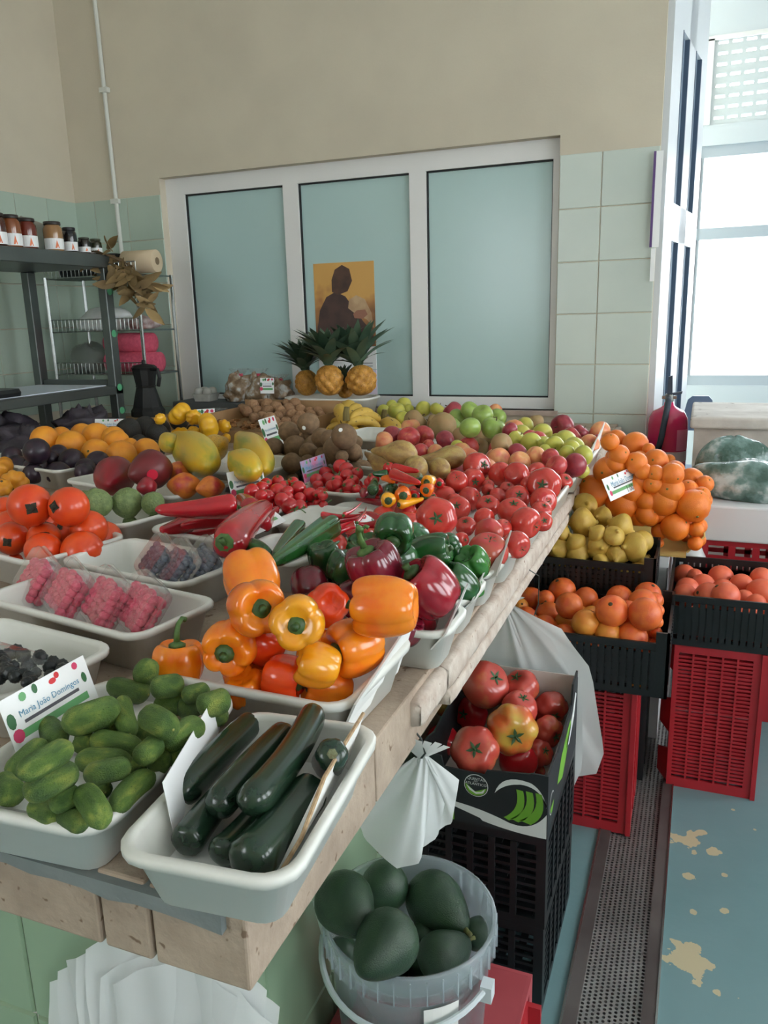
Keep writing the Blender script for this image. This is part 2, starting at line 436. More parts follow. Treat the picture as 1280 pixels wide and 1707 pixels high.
# glazed door leaf folded back at the end of the wall
DA = Vector((-0.215, 3.775, 0)); DB = Vector((-0.095, 4.62, 0))
dd = (DB-DA); DL = dd.length; dang = math.atan2(dd.y, dd.x)
door = bpy.data.objects.new('door_1', None); COL.objects.link(door); door['kind'] = 'structure'
door.location = (DA.x, DA.y, 0); door.rotation_euler = (0, 0, dang)
dm = MB(); t = 0.022
zs = [0.06, 1.62, 1.76, 2.55]
for a, b_ in ((0, 0.20), (DL*0.42, DL*0.62), (DL-0.16, DL)): dm.box(a, b_, -t, t, 0.02, CEIL-0.02)
for a, b_ in ((0.02, 0.12), (1.60, 1.76), (2.45, CEIL-0.02)): dm.box(0.20, DL-0.16, -t, t, a, b_)
link('frame', dm, mat('door_aluminium', (202, 207, 211), rough=0.4), door)
for a, b_ in ((0.20, DL*0.42), (DL*0.62, DL-0.16)):
    for c, d_ in ((0.12, 1.60), (1.76, 2.45)):
        link('pane', MB().box(a, b_, -0.004, 0.004, c, d_), mat('blue_grey_glass', (150, 168, 186), rough=0.12, spec=0.6), door)
        g = MB(); g.box(a, a+0.012, -t-0.002, -0.004, c, d_).box(b_-0.012, b_, -t-0.002, -0.004, c, d_)
        link('gasket', g, mat('slate_gasket', (70, 88, 108), rough=0.5), door)
pn = thing('notice', 'white notice with a purple edge stuck on the open glazed door', 'notice', (0, 0, 0))
pa = ony(1100, 380, 3.86); pb = ony(1101, 230, 3.86)
pn.location = (-0.232, 3.765, 1.56); pn.rotation_euler = (0, 0, 0)
link('sheet', MB().box(-0.002, 0.025, -0.04, -0.034, 0.0, 0.38), M_PAPER, pn)
link('purple_band', MB().box(-0.012, -0.002, -0.041, -0.034, 0.0, 0.38), mat('purple_print', (92, 66, 120), rough=0.5), pn)
link('holder', MB().box(-0.006, 0.02, -0.034, 0.0, 0.1, 0.3), M_ALU, pn)
link('lower_sheet', MB().box(-0.004, 0.014, -0.038, -0.034, -0.14, -0.005), M_PAPER, pn)

# ================================================================== DRAIN GRATE
dr = thing('drain_grate', 'long perforated steel drain cover set in the teal floor', 'drain', (0, 0, 0))
M_GR = mat('worn_grate_steel', (168, 168, 166), (140, 140, 138), scale=6, rough=0.42, metal=0.7)
gm = MB()
npx = 11; pw = (GX1-GX0-0.024)/npx; ph = pw*0.9
y = 0.9; row = 0
HEX = 6
while y < 3.6:
    for i in range(npx):
        cx = GX0+0.012+pw*(i+0.5); cy_ = y+ph/2 + (ph*0.5 if i % 2 else 0)
        r = ph*0.36
        outer = [(cx-pw/2, cy_-ph/2), (cx, cy_-ph/2), (cx+pw/2, cy_-ph/2), (cx+pw/2, cy_), (cx+pw/2, cy_+ph/2), (cx, cy_+ph/2), (cx-pw/2, cy_+ph/2), (cx-pw/2, cy_)]
        inner = [(cx+r*math.cos(a), cy_+r*math.sin(a)) for a in [math.radians(d) for d in (225, 270, 315, 0, 45, 90, 135, 180)]]
        gm.add([(a, b_, -0.004) for a, b_ in outer]+[(a, b_, -0.004) for a, b_ in inner]+[(a, b_, -0.012) for a, b_ in inner],
               [(k, (k+1) % 8, 8+(k+1) % 8, 8+k) for k in range(8)] + [(8+k, 8+(k+1) % 8, 16+(k+1) % 8, 16+k) for k in range(8)])
    y += ph
pl = link('perforated_plate', gm, M_GR, dr)
M_FRM = mat('grate_frame_steel', (86, 78, 78), (112, 106, 104), scale=5, rough=0.5, metal=0.5)
link('frame_bar', MB().box(GX0-0.012, GX0+0.013, 0.6, 4.2, -0.02, 0.003), M_FRM, dr)
link('frame_bar', MB().box(GX1-0.013, GX1+0.012, 0.6, 4.2, -0.02, 0.003), M_FRM, dr)
link('rim_bar', MB().box(GX1+0.012, GX1+0.016, 0.6, 4.2, -0.02, 0.005), M_WIRE, dr)
link('rim_bar', MB().box(GX0-0.017, GX0-0.012, 0.6, 4.2, -0.02, 0.005), M_WIRE, dr)
link('channel_bottom', MB().box(GX0+0.002, GX1-0.002, 0.6, 4.2, -0.069, -0.06), M_DARK, dr)

# ================================================================== COUNTER
ct = thing('display_counter', 'big stone-topped market counter clad in green tiles', 'counter', (0, 0, 0))
SB = 0.713
BX, BYF = -0.515, 0.585     # faces of the tiled base
link('base', MB().box(LX+0.01, BX, BYF, WY-0.01, 0, SB), M_GROUT, ct)
tmg = tile_mesh(0.2, 0.235, 'y')
zz = SB-0.003
for i in range(6):
    for k in range(3):
        link('tile', tmg, M_GREEN, ct, loc=(BX-0.2*(i+1), BYF-0.0005, zz-0.235*(k+1)))
tms = tile_mesh(0.2, 0.235, 'x')
for i in range(15):
    for k in range(3):
        link('tile', tms, M_GREEN, ct, loc=(BX+0.0005, BYF+0.2*i, zz-0.235*(k+1)))
# stone slabs of the top: front pieces divided by two joints, then long slabs behind
def slab_piece(x0, x1, y0, y1, m=M_STONE, z0=SB, z1=CTZ, name='stone_slab'):
    o = link(name, MB().box(x0, x1, y0, y1, z0, z1), m, ct); bevel(o, 0.003, 2); return o
slab_piece(-2.0, -0.5095, FRONT, 0.80); slab_piece(-0.5045, -0.4495, FRONT, 0.80); slab_piece(-0.4445, EDGE, FRONT, 0.80)
slab_piece(-2.0, EDGE, 0.803, 1.60); slab_piece(-2.0, EDGE, 1.603, 2.65); slab_piece(-2.0, EDGE, 2.653, WY-0.012)
slab_piece(LX+0.012, -2.003, FRONT, 2.10); slab_piece(LX+0.012, -2.003, 2.103, WY-0.012)
# worn mortar lip under the trays at the front, painted rounded edging along the right side
def rough_bar(name, pts, rx, rz, m, seed):
    rr = random.Random(seed); rs = []
    for p in pts:
        ring = []
        for j in range(10):
            a = 2*math.pi*(j+0.5)/10; k = 1+rr.uniform(-0.05, 0.05)
            ca = math.copysign(abs(math.cos(a))**0.45, math.cos(a)); sa = math.copysign(abs(math.sin(a))**0.45, math.sin(a))
            ring.append((p[0]+rx*k*ca*p[3], p[1]+rr.uniform(-0.002, 0.002), p[2]+rz*k*sa*p[3]))
        rs.append(ring)
    b = MB().rings(rs); o = link(name, b.mesh(name, True), m, ct); return o
def edge_pts(y0, y1, x, z, n):
    out = []
    for i in range(n+1):
        t = i/n; e = 0.86 if i in (0, n) else 1
        out.append((x, y0+(y1-y0)*t, z, e))
    return out
ins = CTZ-0.022
rough_bar('edge_moulding', edge_pts(0.93, 1.06, EDGE+0.003, CTZ-0.030, 8), 0.014, 0.022, M_STONETOP, 1)
rough_bar('edge_moulding', edge_pts(1.045, 2.3, EDGE+0.006, CTZ-0.027, 40), 0.015, 0.022, M_STONETOP, 2)
rough_bar('edge_moulding', edge_pts(2.3, 3.72, EDGE+0.006, CTZ-0.027, 30), 0.015, 0.022, M_STONETOP, 3)
rough_bar('edge_moulding', edge_pts(1.05, 2.2, EDGE+0.010, CTZ-0.062, 36), 0.012, 0.013, M_STONETOP, 4)
lip = MB(); rr = random.Random(5); n = 30; rs = []
for i in range(n+1):
    xx = -1.3 + (EDGE-0.02+1.3)*i/n; d = 0.018+rr.uniform(-0.004, 0.004)
    rs.append([(xx, FRONT-0.008, CTZ-0.004), (xx, FRONT-0.008, CTZ-d-rr.uniform(0, .006)), (xx, FRONT+0.004, CTZ-d-0.004), (xx, FRONT+0.03, CTZ-0.001)])
lip.rings(rs); link('mortar_lip', lip, M_GREYSTONE, ct)

# ================================================================== TRAYS
def rrect(lx, ly, r, z, n=5):
    pts = []
    for cx, cy, a0 in ((lx/2-r, ly/2-r, 0), (-lx/2+r, ly/2-r, 90), (-lx/2+r, -ly/2+r, 180), (lx/2-r, -ly/2+r, 270)):
        for k in range(n):
            a = math.radians(a0+90*k/(n-1)); pts.append((cx+r*math.cos(a), cy+r*math.sin(a), z))
    return pts
def tray_mesh(lx, ly, h=0.068, slope=0.016, rim=0.008, r=0.028):
    m = MB(); il, iw = lx-2*rim, ly-2*rim
    rs = [rrect(il-2*slope, iw-2*slope, r*0.7, 0), rrect(il, iw, r, h-0.010), rrect(lx, ly, r+rim*0.7, h-0.010), rrect(lx+0.001, ly+0.001, r+rim*0.7, h-0.003),
          rrect(lx-0.004, ly-0.004, r+rim*0.5, h), rrect(il-0.002, iw-0.002, r, h-0.001), rrect(il-0.005, iw-0.005, r, h-0.006),
          rrect(il-2*slope-0.006, iw-2*slope-0.006, r*0.7, 0.005)]
    m.rings(rs); return m.mesh('tray', True)
TRAY_GROUP = 'white plastic display trays'
def tray(cx, cy, lx, ly, rot, label, z=CTZ+0.001, h=0.068, fill=0.0):
    o = link('display_tray', tray_mesh(lx, ly, h), M_TRAY, loc=(cx, cy, z), rot=(0, 0, math.radians(rot)))
    if fill:      # upturned liner that raises the goods
        sl = 0.016*(1-fill/(h-0.01))
        a, b_ = lx-0.03-2*0.016, ly-0.03-2*0.016
        link('liner', MB().rings([rrect(a, b_, 0.015, 0.0052), rrect(a+0.012, b_+0.012, 0.018, fill)]), M_WHITE, o)
    return tag(o, label, 'tray', TRAY_GROUP)
tray(-0.374, 0.592, 0.170, 0.262, 5, 'white plastic tray of zucchini overhanging the counter corner', h=0.064, fill=0.022)
tray(-0.578, 0.602, 0.196, 0.275, 4, 'white plastic tray heaped with small cucumbers', h=0.064, fill=0.052)
tray(-0.487, 0.862, 0.275, 0.228, -2, 'white plastic tray heaped with orange bell peppers', fill=0.012)
tray(-0.452, 1.050, 0.290, 0.128, 0, 'white plastic tray of crimson bell peppers', fill=0.03)
tray(-0.462, 1.186, 0.300, 0.130, 0, 'white plastic tray of green bell peppers', fill=0.03)
tray(-0.480, 1.319, 0.340, 0.124, 0, 'white plastic tray of tomatoes beside the green bell peppers', fill=0.045)
tray(-0.480, 1.468, 0.350, 0.160, 0, 'white plastic tray in the middle of the tomato heap', fill=0.045)
tray(-0.480, 1.690, 0.350, 0.260, 0, 'white plastic tray of tomatoes nearest the pears', fill=0.045)
tray(-0.480, 2.010, 0.360, 0.340, 0, 'white plastic tray between the tomatoes and the apples', fill=0.045)
tray(-0.480, 2.500, 0.370, 0.560, 0, 'white plastic tray under the mixed apples by the oranges', fill=0.045)
tray(-0.872, 0.738, 0.265, 0.190, -8, 'deep white plastic tray holding the blackberries')
tray(-0.895, 0.962, 0.380, 0.180, -10, 'white plastic tray of raspberry punnets')
tray(-0.945, 1.172, 0.330, 0.180, -10, 'white plastic tray of blueberry punnets')
tray(-1.290, 1.225, 0.330, 0.230, -12, 'white plastic tray of persimmons')
tray(-0.740, 1.315, 0.170, 0.170, -8, 'white plastic tray of long green peppers', fill=0.03)
tray(-0.975, 1.430, 0.230, 0.190, -10, 'white plastic tray of long red peppers', fill=0.03)
tray(-1.315, 1.490, 0.330, 0.190, -14, 'white plastic tray of green cherimoyas')
tray(-0.770, 1.560, 0.185, 0.190, -6, 'white plastic tray of red chillies')
tray(-0.985, 1.660, 0.190, 0.180, -8, 'white plastic tray of cherry tomatoes on the vine', fill=0.04)
tray(-1.445, 1.800, 0.480, 0.220, -14, 'white plastic tray of mangoes in front of the papayas', fill=0.03)
tray(-0.880, 1.905, 0.210, 0.220, -6, 'white plastic tray of loose cherry tomatoes', fill=0.04)
tray(-1.410, 2.140, 0.500, 0.300, -10, 'white plastic tray holding the papayas', fill=0.03)
tray(-2.050, 2.020, 0.520, 0.230, -12, 'white plastic tray of dark purple plums')
tray(-0.985, 2.290, 0.280, 0.270, -8, 'white plastic tray of brown kiwis')
tray(-0.76, 1.755, 0.15, 0.10, -4, 'small white plastic tray of mini peppers', h=0.045)
tray(-1.06, 2.80, 0.44, 0.30, -6, 'white plastic tray under the bananas')

# ================================================================== CRATES AND STACKS
def lattice(L, H, t, m, cols, rows, rib, bar, skip=()):
    """a moulded panel in the x-z plane: solid margin, upright ribs, thin rails between the slots"""
    b = MB(); ml, mr, mb_, mt = m
    b.box(0, L, 0, t, 0, mb_).box(0, L, 0, t, H-mt, H).box(0, ml, 0, t, mb_, H-mt).box(L-mr, L, 0, t, mb_, H-mt)
    iw = L-ml-mr; ih = H-mb_-mt
    for i in range(1, cols):
        x = ml+iw*i/cols; b.box(x-rib/2, x+rib/2, -0.002, t, mb_, H-mt)
    for k in range(1, rows):
        z = mb_+ih*k/rows; b.box(ml, L-mr, 0.001, t, z-bar/2, z+bar/2)
    for c, r in skip:
        b.box(ml+iw*c/cols, ml+iw*(c+1)/cols, 0.001, t, mb_+ih*r/rows, mb_+ih*(r+1)/rows)
    return b
def crate(name, label, x0, x1, y0, y1, z0, h, m, cols=(6, 5), rows=6, rib=0.006, bar=0.006, group=None, top=False, marg=0.018, handle=None, rot=0, front_h=None, corner=0.0):
    cx, cy = (x0+x1)/2, (y0+y1)/2; lx, ly = x1-x0, y1-y0
    c = thing(name, label, 'crate', (cx, cy, z0), (0, 0, math.radians(rot)), group)
    t = 0.007; mg = (marg, marg, marg, marg)
    fh = front_h or h
    def side(L, hh, cl): return lattice(L, hh, t, mg, cl, rows, rib, bar)
    o = link('side_panel', side(lx, fh, cols[0]), m, c, loc=(-lx/2, -ly/2, 0))
    o = link('side_panel', side(lx, h, cols[0]), m, c, loc=(lx/2, ly/2, 0), rot=(0, 0, math.pi))
    o = link('end_panel', side(ly-2*t, h, cols[1]), m, c, loc=(-lx/2, ly/2-t, 0), rot=(0, 0, -math.pi/2))
    o = link('end_panel', side(ly-2*t, h, cols[1]), m, c, loc=(lx/2, -ly/2+t, 0), rot=(0, 0, math.pi/2))
    b = MB()
    n = 7
    for i in range(n+1):
        x = -lx/2+lx*i/n; b.box(max(x-0.008, -lx/2+0.0015), min(x+0.008, lx/2-0.0015), -ly/2+0.0015, ly/2-0.0015, 0.0, 0.005)
    for i in range(n+1):
        yy = -ly/2+ly*i/n; b.box(-lx/2+0.0015, lx/2-0.0015, max(yy-0.008, -ly/2+0.0015), min(yy+0.008, ly/2-0.0015), 0.001, 0.006)
    link('bottom', b, m, c)
    if top:
        link('top_panel', MB().box(-lx/2+0.002, lx/2-0.002, -ly/2+0.002, ly/2-0.002, h-0.006, h-0.0002), m, c)
    if corner:
        for sx in (-1, 1):
            for sy in (-1, 1):
                w_ = 0.03
                xa, xb = sorted((sx*(lx/2+0.001), sx*(lx/2-w_))); ya, yb = sorted((sy*(ly/2+0.001), sy*(ly/2-w_)))
                hh = h+corner
                link('corner_post', MB().box(xa, xb, *sorted((sy*(ly/2+0.001), sy*(ly/2-0.006))), 0, hh).box(*sorted((sx*(lx/2+0.001), sx*(lx/2-0.006))), ya, yb, 0, hh), m, c)
    return c
# stack under the cardboard box of tomatoes
crate('vented_crate', 'lower black vented crate under the cardboard tomato box', -0.450, -0.208, 1.252, 1.60, 0.0, 0.192, M_BLACK, (5, 6), 9, 0.012, 0.006, 'black crates under the tomato box', top=True)
crate('vented_crate', 'upper black vented crate directly beneath the cardboard tomato box', -0.448, -0.206, 1.250, 1.60, 0.194, 0.192, M_BLACK, (5, 6), 9, 0.012, 0.006, 'black crates under the tomato box', top=True)
# red crates standing on end
def red_crate(label, x0, x1, y0, y1, h, notched):
    lx, ly = x1-x0, y1-y0
    c = thing('tall_crate', label, 'crate', ((x0+x1)/2, (y0+y1)/2, 0), None, 'red crates standing on end')
    t = 0.008
    link('bottom_panel', lattice(lx-0.012, h, t, (0.012, 0.020, 0.028, 0.022), 5, 34, 0.005, 0.006), M_RED, c, loc=(-lx/2, -ly/2, 0))
    link('flange', MB().box(lx/2-0.012, lx/2, -ly/2-0.006, -ly/2+0.02, 0, h), M_RED, c)
    link('side_panel', lattice(ly-0.022, h, t, (0.015, 0.015, 0.02, 0.02), 3, 20, 0.02, 0.012), M_RED, c, loc=(lx/2-0.002, -ly/2+0.021, 0), rot=(0, 0, math.pi/2))
    if notched:
        # the open rim side carries stepped grip flanges
        link('side_panel', lattice(0.10, h, t, (0.01, 0.01, 0.02, 0.02), 2, 26, 0.02, 0.008), M_RED, c, loc=(-lx/2, -ly/2+0.11, 0), rot=(0, 0, -math.pi/2))
        for za, zb2 in ((0.0, h*0.24), (h*0.36, h*0.60), (h*0.80, h)):
            pts = [(-lx/2-0.001, -ly/2+0.02, za), (-lx/2-0.028, -ly/2+0.06, za+0.012), (-lx/2-0.028, -ly/2+0.06, zb2-0.02), (-lx/2-0.001, -ly/2+0.02, zb2)]
            link('grip_flange', MB().slab(pts, (0, 0.008, 0)), M_RED, c)
        link('back_panel', lattice(lx, h, t, (0.012, 0.012, 0.028, 0.022), 5, 34, 0.005, 0.006), M_RED, c, loc=(lx/2, ly/2, 0), rot=(0, 0, math.pi))
    else:
        link('side_panel', lattice(ly-0.01, h, t, (0.015, 0.015, 0.02, 0.02), 3, 20, 0.02, 0.012), M_RED, c, loc=(-lx/2, ly/2, 0), rot=(0, 0, -math.pi/2))
    link('rim', MB().box(-lx/2+0.009, lx/2-0.011, -ly/2+0.009, ly/2-0.009, h-0.006, h-0.0005), M_RED, c)
    return c
red_crate('red plastic crate standing on end under the crate of tangerines', -0.355, -0.097, 1.862, 2.10, 0.414, False)
red_crate('red plastic crate standing on end beside the drain under pink tangerines', -0.022, 0.205, 2.13, 2.36, 0.424, True)
crate('fruit_crate', 'black plastic crate of orange tangerines beside the hanging bags', -0.430, -0.030, 1.812, 2.118, 0.4155, 0.135, M_BLACK, (22, 12), 6, 0.012, 0.016, 'black fruit crates', corner=0.028)
crate('fruit_crate', 'black plastic crate of pinkish tangerines on the red crate by the drain', -0.046, 0.40, 2.125, 2.50, 0.4255, 0.140, M_BLACK, (24, 14), 4, 0.013, 0.026, 'black fruit crates', corner=0.0)
crate('fruit_crate', 'black plastic crate holding the yellow lemons', -0.420, -0.082, 2.125, 2.345, 0.5405, 0.100, M_BLACK, (20, 10), 5, 0.009, 0.011, 'black fruit crates', corner=0.02)
crate('vented_crate', 'black vented crate on the floor supporting the lemon crate', -0.420, -0.085, 2.128, 2.345, 0.0, 0.538, M_BLACK, (5, 4), 10, 0.012, 0.012, None, top=True)
# yellowish carton of oranges on a white foam box
fb = thing('foam_box', 'white foam box under the carton of oranges', 'box', (0, 0, 0))
link('body', MB().box(-0.33, -0.06, 2.37, 3.30, 0.006, 0.565), mat('white_foam', (214, 218, 220), rough=0.8), fb)
link('lid', MB().box(-0.335, -0.056, 2.362, 3.305, 0.5655, 0.598), mat('white_foam', (214, 218, 220)), fb)
M_CARTON = mat('ochre_carton', (196, 168, 98), (184, 156, 90), scale=8, rough=0.8)
oc = thing('fruit_carton', 'ochre cardboard carton heaped with oranges', 'carton', (0, 0, 0))
ox0, ox1, oy0, oy1, oz = -0.333, -0.01, 2.36, 3.30, 0.600
link('bottom', MB().box(ox0, ox1, oy0, oy1, oz, oz+0.005), M_CARTON, oc)
link('side_flap', MB().box(ox0, ox1-0.10, oy0, oy0+0.005, oz+0.005, oz+0.085), M_CARTON, oc)
link('side_flap', MB().slab([(ox1, oy0+0.05, oz+0.004), (ox1+0.045, oy0+0.07, oz+0.05), (ox1+0.045, oy0+0.30, oz+0.05), (ox1, oy0+0.33, oz+0.004)], (0.004, 0, -0.003)), M_CARTON, oc)
link('side_flap', MB().box(ox0, ox0+0.005, oy0+0.005, oy1, oz+0.005, oz+0.10), M_CARTON, oc)
# low red crate carrying the bucket
crate('low_crate', 'low red plastic crate under the avocado bucket', -0.49, -0.205, 0.80, 1.135, 0.0, 0.20, mat('faded_red_plastic', (172, 74, 82), (160, 62, 70), scale=8, rough=0.5), (4, 4), 5, 0.010, 0.02, None, top=True)
link('grip', MB().box(-0.0045, 0.0, -0.06, 0.06, -0.06, 0.0).box(0.0, 0.02, -0.06, -0.05, -0.045, 0.0).box(0.0, 0.02, 0.05, 0.06, -0.045, 0.0), M_RED, bpy.data.objects['low_crate'], loc=(0.147, 0.06, 0.19))

# cardboard box of beef tomatoes with printed waves
bx = thing('produce_box', 'black printed cardboard box with green waves, full of large tomatoes', 'box', (-0.327, 1.245, 0.388))
M_BOXK = mat('black_printed_card', (30, 36, 40), (24, 30, 33), scale=10, rough=0.55)
M_BOXW = mat('white_card_inside', (206, 200, 194), rough=0.8)
M_PGREEN = mat('print_green', (112, 168, 52), (98, 152, 44), scale=6, rough=0.55)
M_PWHITE = mat('print_white', (214, 216, 214), rough=0.55)
BW, BD, BH, BC = 0.245, 0.345, 0.120, 0.155
hw = BW/2
def prof(L, hc, h0, n):   # cut-out outline of a side: high corners, dipped middle
    return [(0, 0), (L, 0), (L, hc), (L*0.88, hc), (L*0.86, h0+0.008), (L*0.55, h0), (L*0.53, h0-0.01), (L*0.22, h0-0.008), (L*0.2, h0+0.012), (0, h0+0.02)]
P = prof(BW, BH+0.006, BH-0.004, 0)
link('front_side', MB().slab([(x-hw, 0, z) for x, z in P], (0, 0.004, 0)), M_BOXK, bx)
link('back_side', MB().slab([(x-hw, BD-0.004, z*1.25) for x, z in P], (0, 0.004, 0)), M_BOXK, bx)
PS = [(0.004, 0), (BD-0.004, 0), (BD-0.004, BC+0.02), (BD*0.82, BC+0.015), (BD*0.78, BH+0.01), (BD*0.3, BH-0.005), (BD*0.2, BH+0.004), (0.004, BH+0.006)]
link('right_side', MB().slab([(hw-0.004, y_, z_) for y_, z_ in PS], (0.004, 0, 0)), M_BOXK, bx)
link('left_side', MB().slab([(-hw, y_, z_) for y_, z_ in PS], (0.004, 0, 0)), M_BOXK, bx)
link('liner', MB().box(-hw+0.0045, hw-0.0045, BD-0.006, BD-0.0045, 0.005, BC+0.008).box(hw-0.006, hw-0.0045, 0.006, BD-0.006, 0.005, BH-0.008), M_BOXW, bx)
link('bottom', MB().box(-hw+0.0045, hw-0.0045, 0.0045, BD-0.0065, 0.0, 0.004), M_BOXW, bx)
def print_face(o_, polys, m, name, dx=0.0, face='front', lift=0.0004):
    b = MB()
    for poly in polys:
        if face == 'front': b.poly([(x-hw, -lift, z) for x, z in poly])
        else: b.poly([(hw+lift, y_, z) for y_, z in poly])
    return link(name, b, m, o_)
def arc(cx, cz, r, a0, a1, n=12): return [(cx+r*math.cos(math.radians(a0+(a1-a0)*i/n)), cz+r*math.sin(math.radians(a0+(a1-a0)*i/n))) for i in range(n+1)]
s_ = BW
# long white wave along the foot of the front
def bez(p0, p1, p2, n=8): return [((1-t)**2*p0[0]+2*t*(1-t)*p1[0]+t*t*p2[0], (1-t)**2*p0[1]+2*t*(1-t)*p1[1]+t*t*p2[1]) for t in [i/n for i in range(n+1)]]
def sc_(pl): return [(u*BW, v*BH) for u, v in pl]
wave = bez((0.09, 0.36), (0.45, 0.36), (0.72, 0.16)) + bez((0.75, 0.15), (0.90, 0.10), (0.995, 0.42)) + bez((0.995, 0.01), (0.75, 0.0), (0.52, 0.10)) + bez((0.50, 0.14), (0.30, 0.26), (0.16, 0.33))
print_face(bx, [list(reversed(sc_(wave)))], M_PWHITE, 'wave_print')
arcp = bez((0.61, 0.62), (0.66, 0.98), (0.86, 0.90)) + bez((0.88, 0.89), (0.97, 0.80), (0.995, 0.52)) + bez((0.985, 0.62), (0.92, 0.86), (0.80, 0.84)) + bez((0.78, 0.83), (0.68, 0.80), (0.61, 0.62))
print_face(bx, [list(reversed(sc_(arcp)))], M_PWHITE, 'wave_print')
for (a0_, a1_, b0_, b1_) in ((0.77, 0.82, 0.68, 0.72), (0.84, 0.89, 0.73, 0.79), (0.91, 0.955, 0.80, 0.88)):
    g_out = bez((a1_, 0.74), (a1_+0.05, 0.38), (b1_, 0.20)) + bez((b0_, 0.24), (a0_+0.04, 0.42), (a0_, 0.75))
    print_face(bx, [list(reversed(sc_(g_out)))], M_PGREEN, 'wave_print', lift=0.0006)
print_face(bx, [list(reversed(sc_(bez((0.0, 0.24), (0.12, 0.38), (0.30, 0.16)) + [(0.30, 0.02), (0.0, 0.02)])))], M_PGREEN, 'wave_print', lift=0.0005)
print_face(bx, [list(reversed(sc_(bez((0.0, 0.15), (0.12, 0.26), (0.28, 0.06)) + bez((0.28, 0.04), (0.12, 0.22), (0.0, 0.13)))))], M_BOXK, 'wave_print', lift=0.0009)
# right side of the box: green wave
print_face(bx, [[(0.10, 0.05), (0.16, 0.03), (0.20, 0.05), (0.26, 0.09), (0.25, 0.11), (0.20, 0.10), (0.14, 0.085)]], M_PGREEN, 'wave_print', face='right')
print_face(bx, [[(0.20, 0.07), (0.24, 0.06), (0.30, 0.09), (0.325, 0.13), (0.31, 0.14), (0.28, 0.11)]], M_PWHITE, 'wave_print', face='right')
print_face(bx, [arc(0.04, 0.05, 0.022, 0, 360, 20)], M_PWHITE, 'logo_disc', face='right')
print_face(bx, [arc(0.04, 0.05, 0.020, 0, 360, 20)], M_BOXK, 'logo_disc', face='right', lift=0.0008)
print_face(bx, [arc(0.04, 0.05, 0.018, 190, 350, 14)], M_PGREEN, 'logo_wave', face='right', lift=0.0012)
# round logo with lettering on the front
print_face(bx, [arc(0.47*s_, 0.082, 0.0225, 0, 360, 28)], M_PWHITE, 'logo_ring')
print_face(bx, [arc(0.47*s_, 0.082, 0.0212, 0, 360, 28)], M_BOXK, 'logo_disc', lift=0.0007)
print_face(bx, [arc(0.47*s_, 0.082, 0.0200, 172, 355, 16) + [(0.50*s_, 0.074), (0.46*s_, 0.070)]], M_PGREEN, 'logo_wave', lift=0.0010)
print_face(bx, [[(0.395*s_, 0.082), (0.43*s_, 0.0755), (0.47*s_, 0.069), (0.51*s_, 0.0715), (0.54*s_, 0.079), (0.525*s_, 0.069), (0.47*s_, 0.0655), (0.42*s_, 0.072)]], M_PWHITE, 'logo_wave', lift=0.0013)
for tx, sz, zz in (('QUINTAS', 0.0078, 0.0955), ('DO', 0.0042, 0.0910), ('ATL\u00c2NTICO', 0.0072, 0.0855)):
    link('lettering', text_mesh(tx, sz), M_PWHITE, bx, loc=(0.47*s_-hw, -0.0016, zz), rot=(math.pi/2, 0, 0))

# ================================================================== AVOCADO BUCKET
BKC = Vector((-0.352, 0.935)); BKR = 0.128; BKZ = 0.448; BKB = 0.2015
bk = thing('bucket', 'translucent plastic bucket full of dark green avocados', 'bucket', (BKC.x, BKC.y, BKB))
hB = BKZ-BKB
prof_ = [(BKR*0.82, 0), (BKR*0.93, hB-0.05), (BKR*0.94, hB-0.048), (BKR*0.985, hB-0.046), (BKR*1.0, hB-0.002), (BKR*0.995, hB), (BKR*0.955, hB), (BKR*0.95, hB-0.004), (BKR*0.915, hB-0.05), (BKR*0.80, 0.004)]
link('body', MB().lathe(prof_, 48).mesh('body', True), M_BUCKET, bk)
rb = MB()
for i in range(36):
    a = 2*math.pi*i/36
    c_, s2 = math.cos(a), math.sin(a); r0, r1 = BKR*0.985, BKR*1.012; wv = 0.0008
    rb.add([(c_*r0-s2*wv, s2*r0+c_*wv, hB-0.044), (c_*r1-s2*wv, s2*r1+c_*wv, hB-0.044), (c_*r1+s2*wv, s2*r1-c_*wv, hB-0.044), (c_*r0+s2*wv, s2*r0-c_*wv, hB-0.044),
            (c_*r0-s2*wv, s2*r0+c_*wv, hB-0.006), (c_*r1-s2*wv, s2*r1+c_*wv, hB-0.006), (c_*r1+s2*wv, s2*r1-c_*wv, hB-0.006), (c_*r0+s2*wv, s2*r0-c_*wv, hB-0.006)],
           [(3, 2, 1, 0), (4, 5, 6, 7), (0, 1, 5, 4), (1, 2, 6, 5), (2, 3, 7, 6), (3, 0, 4, 7)])
link('rim_ribs', rb, M_BUCKET, bk)['kind'] = 'stuff'
hd = []
for i in range(21):
    a = math.radians(195+150*i/20)
    hd.append((BKR*1.04*math.cos(a), BKR*1.04*math.sin(a), hB-0.055-0.028*math.sin(math.pi*i/20)))
link('handle', MB().tube(hd, 0.0045, 8), mat('milky_handle', (206, 214, 218), rough=0.4), bk)
link('handle_hub', MB().box(BKR*1.0-0.008, BKR*1.0+0.008, -0.05, -0.03, hB-0.075, hB-0.05), mat('milky_handle', (206, 214, 218)), bk)
lb = MB(); ang = [math.radians(-62+i*6) for i in range(5)]
lb.rings([[(BKR*0.93*math.cos(a), BKR*0.93*math.sin(a), hB-0.17) for a in ang], [(BKR*0.965*math.cos(a), BKR*0.965*math.sin(a), hB-0.055) for a in ang]], False, False, closed=False)
link('sticker', lb, M_WHITE, bk)

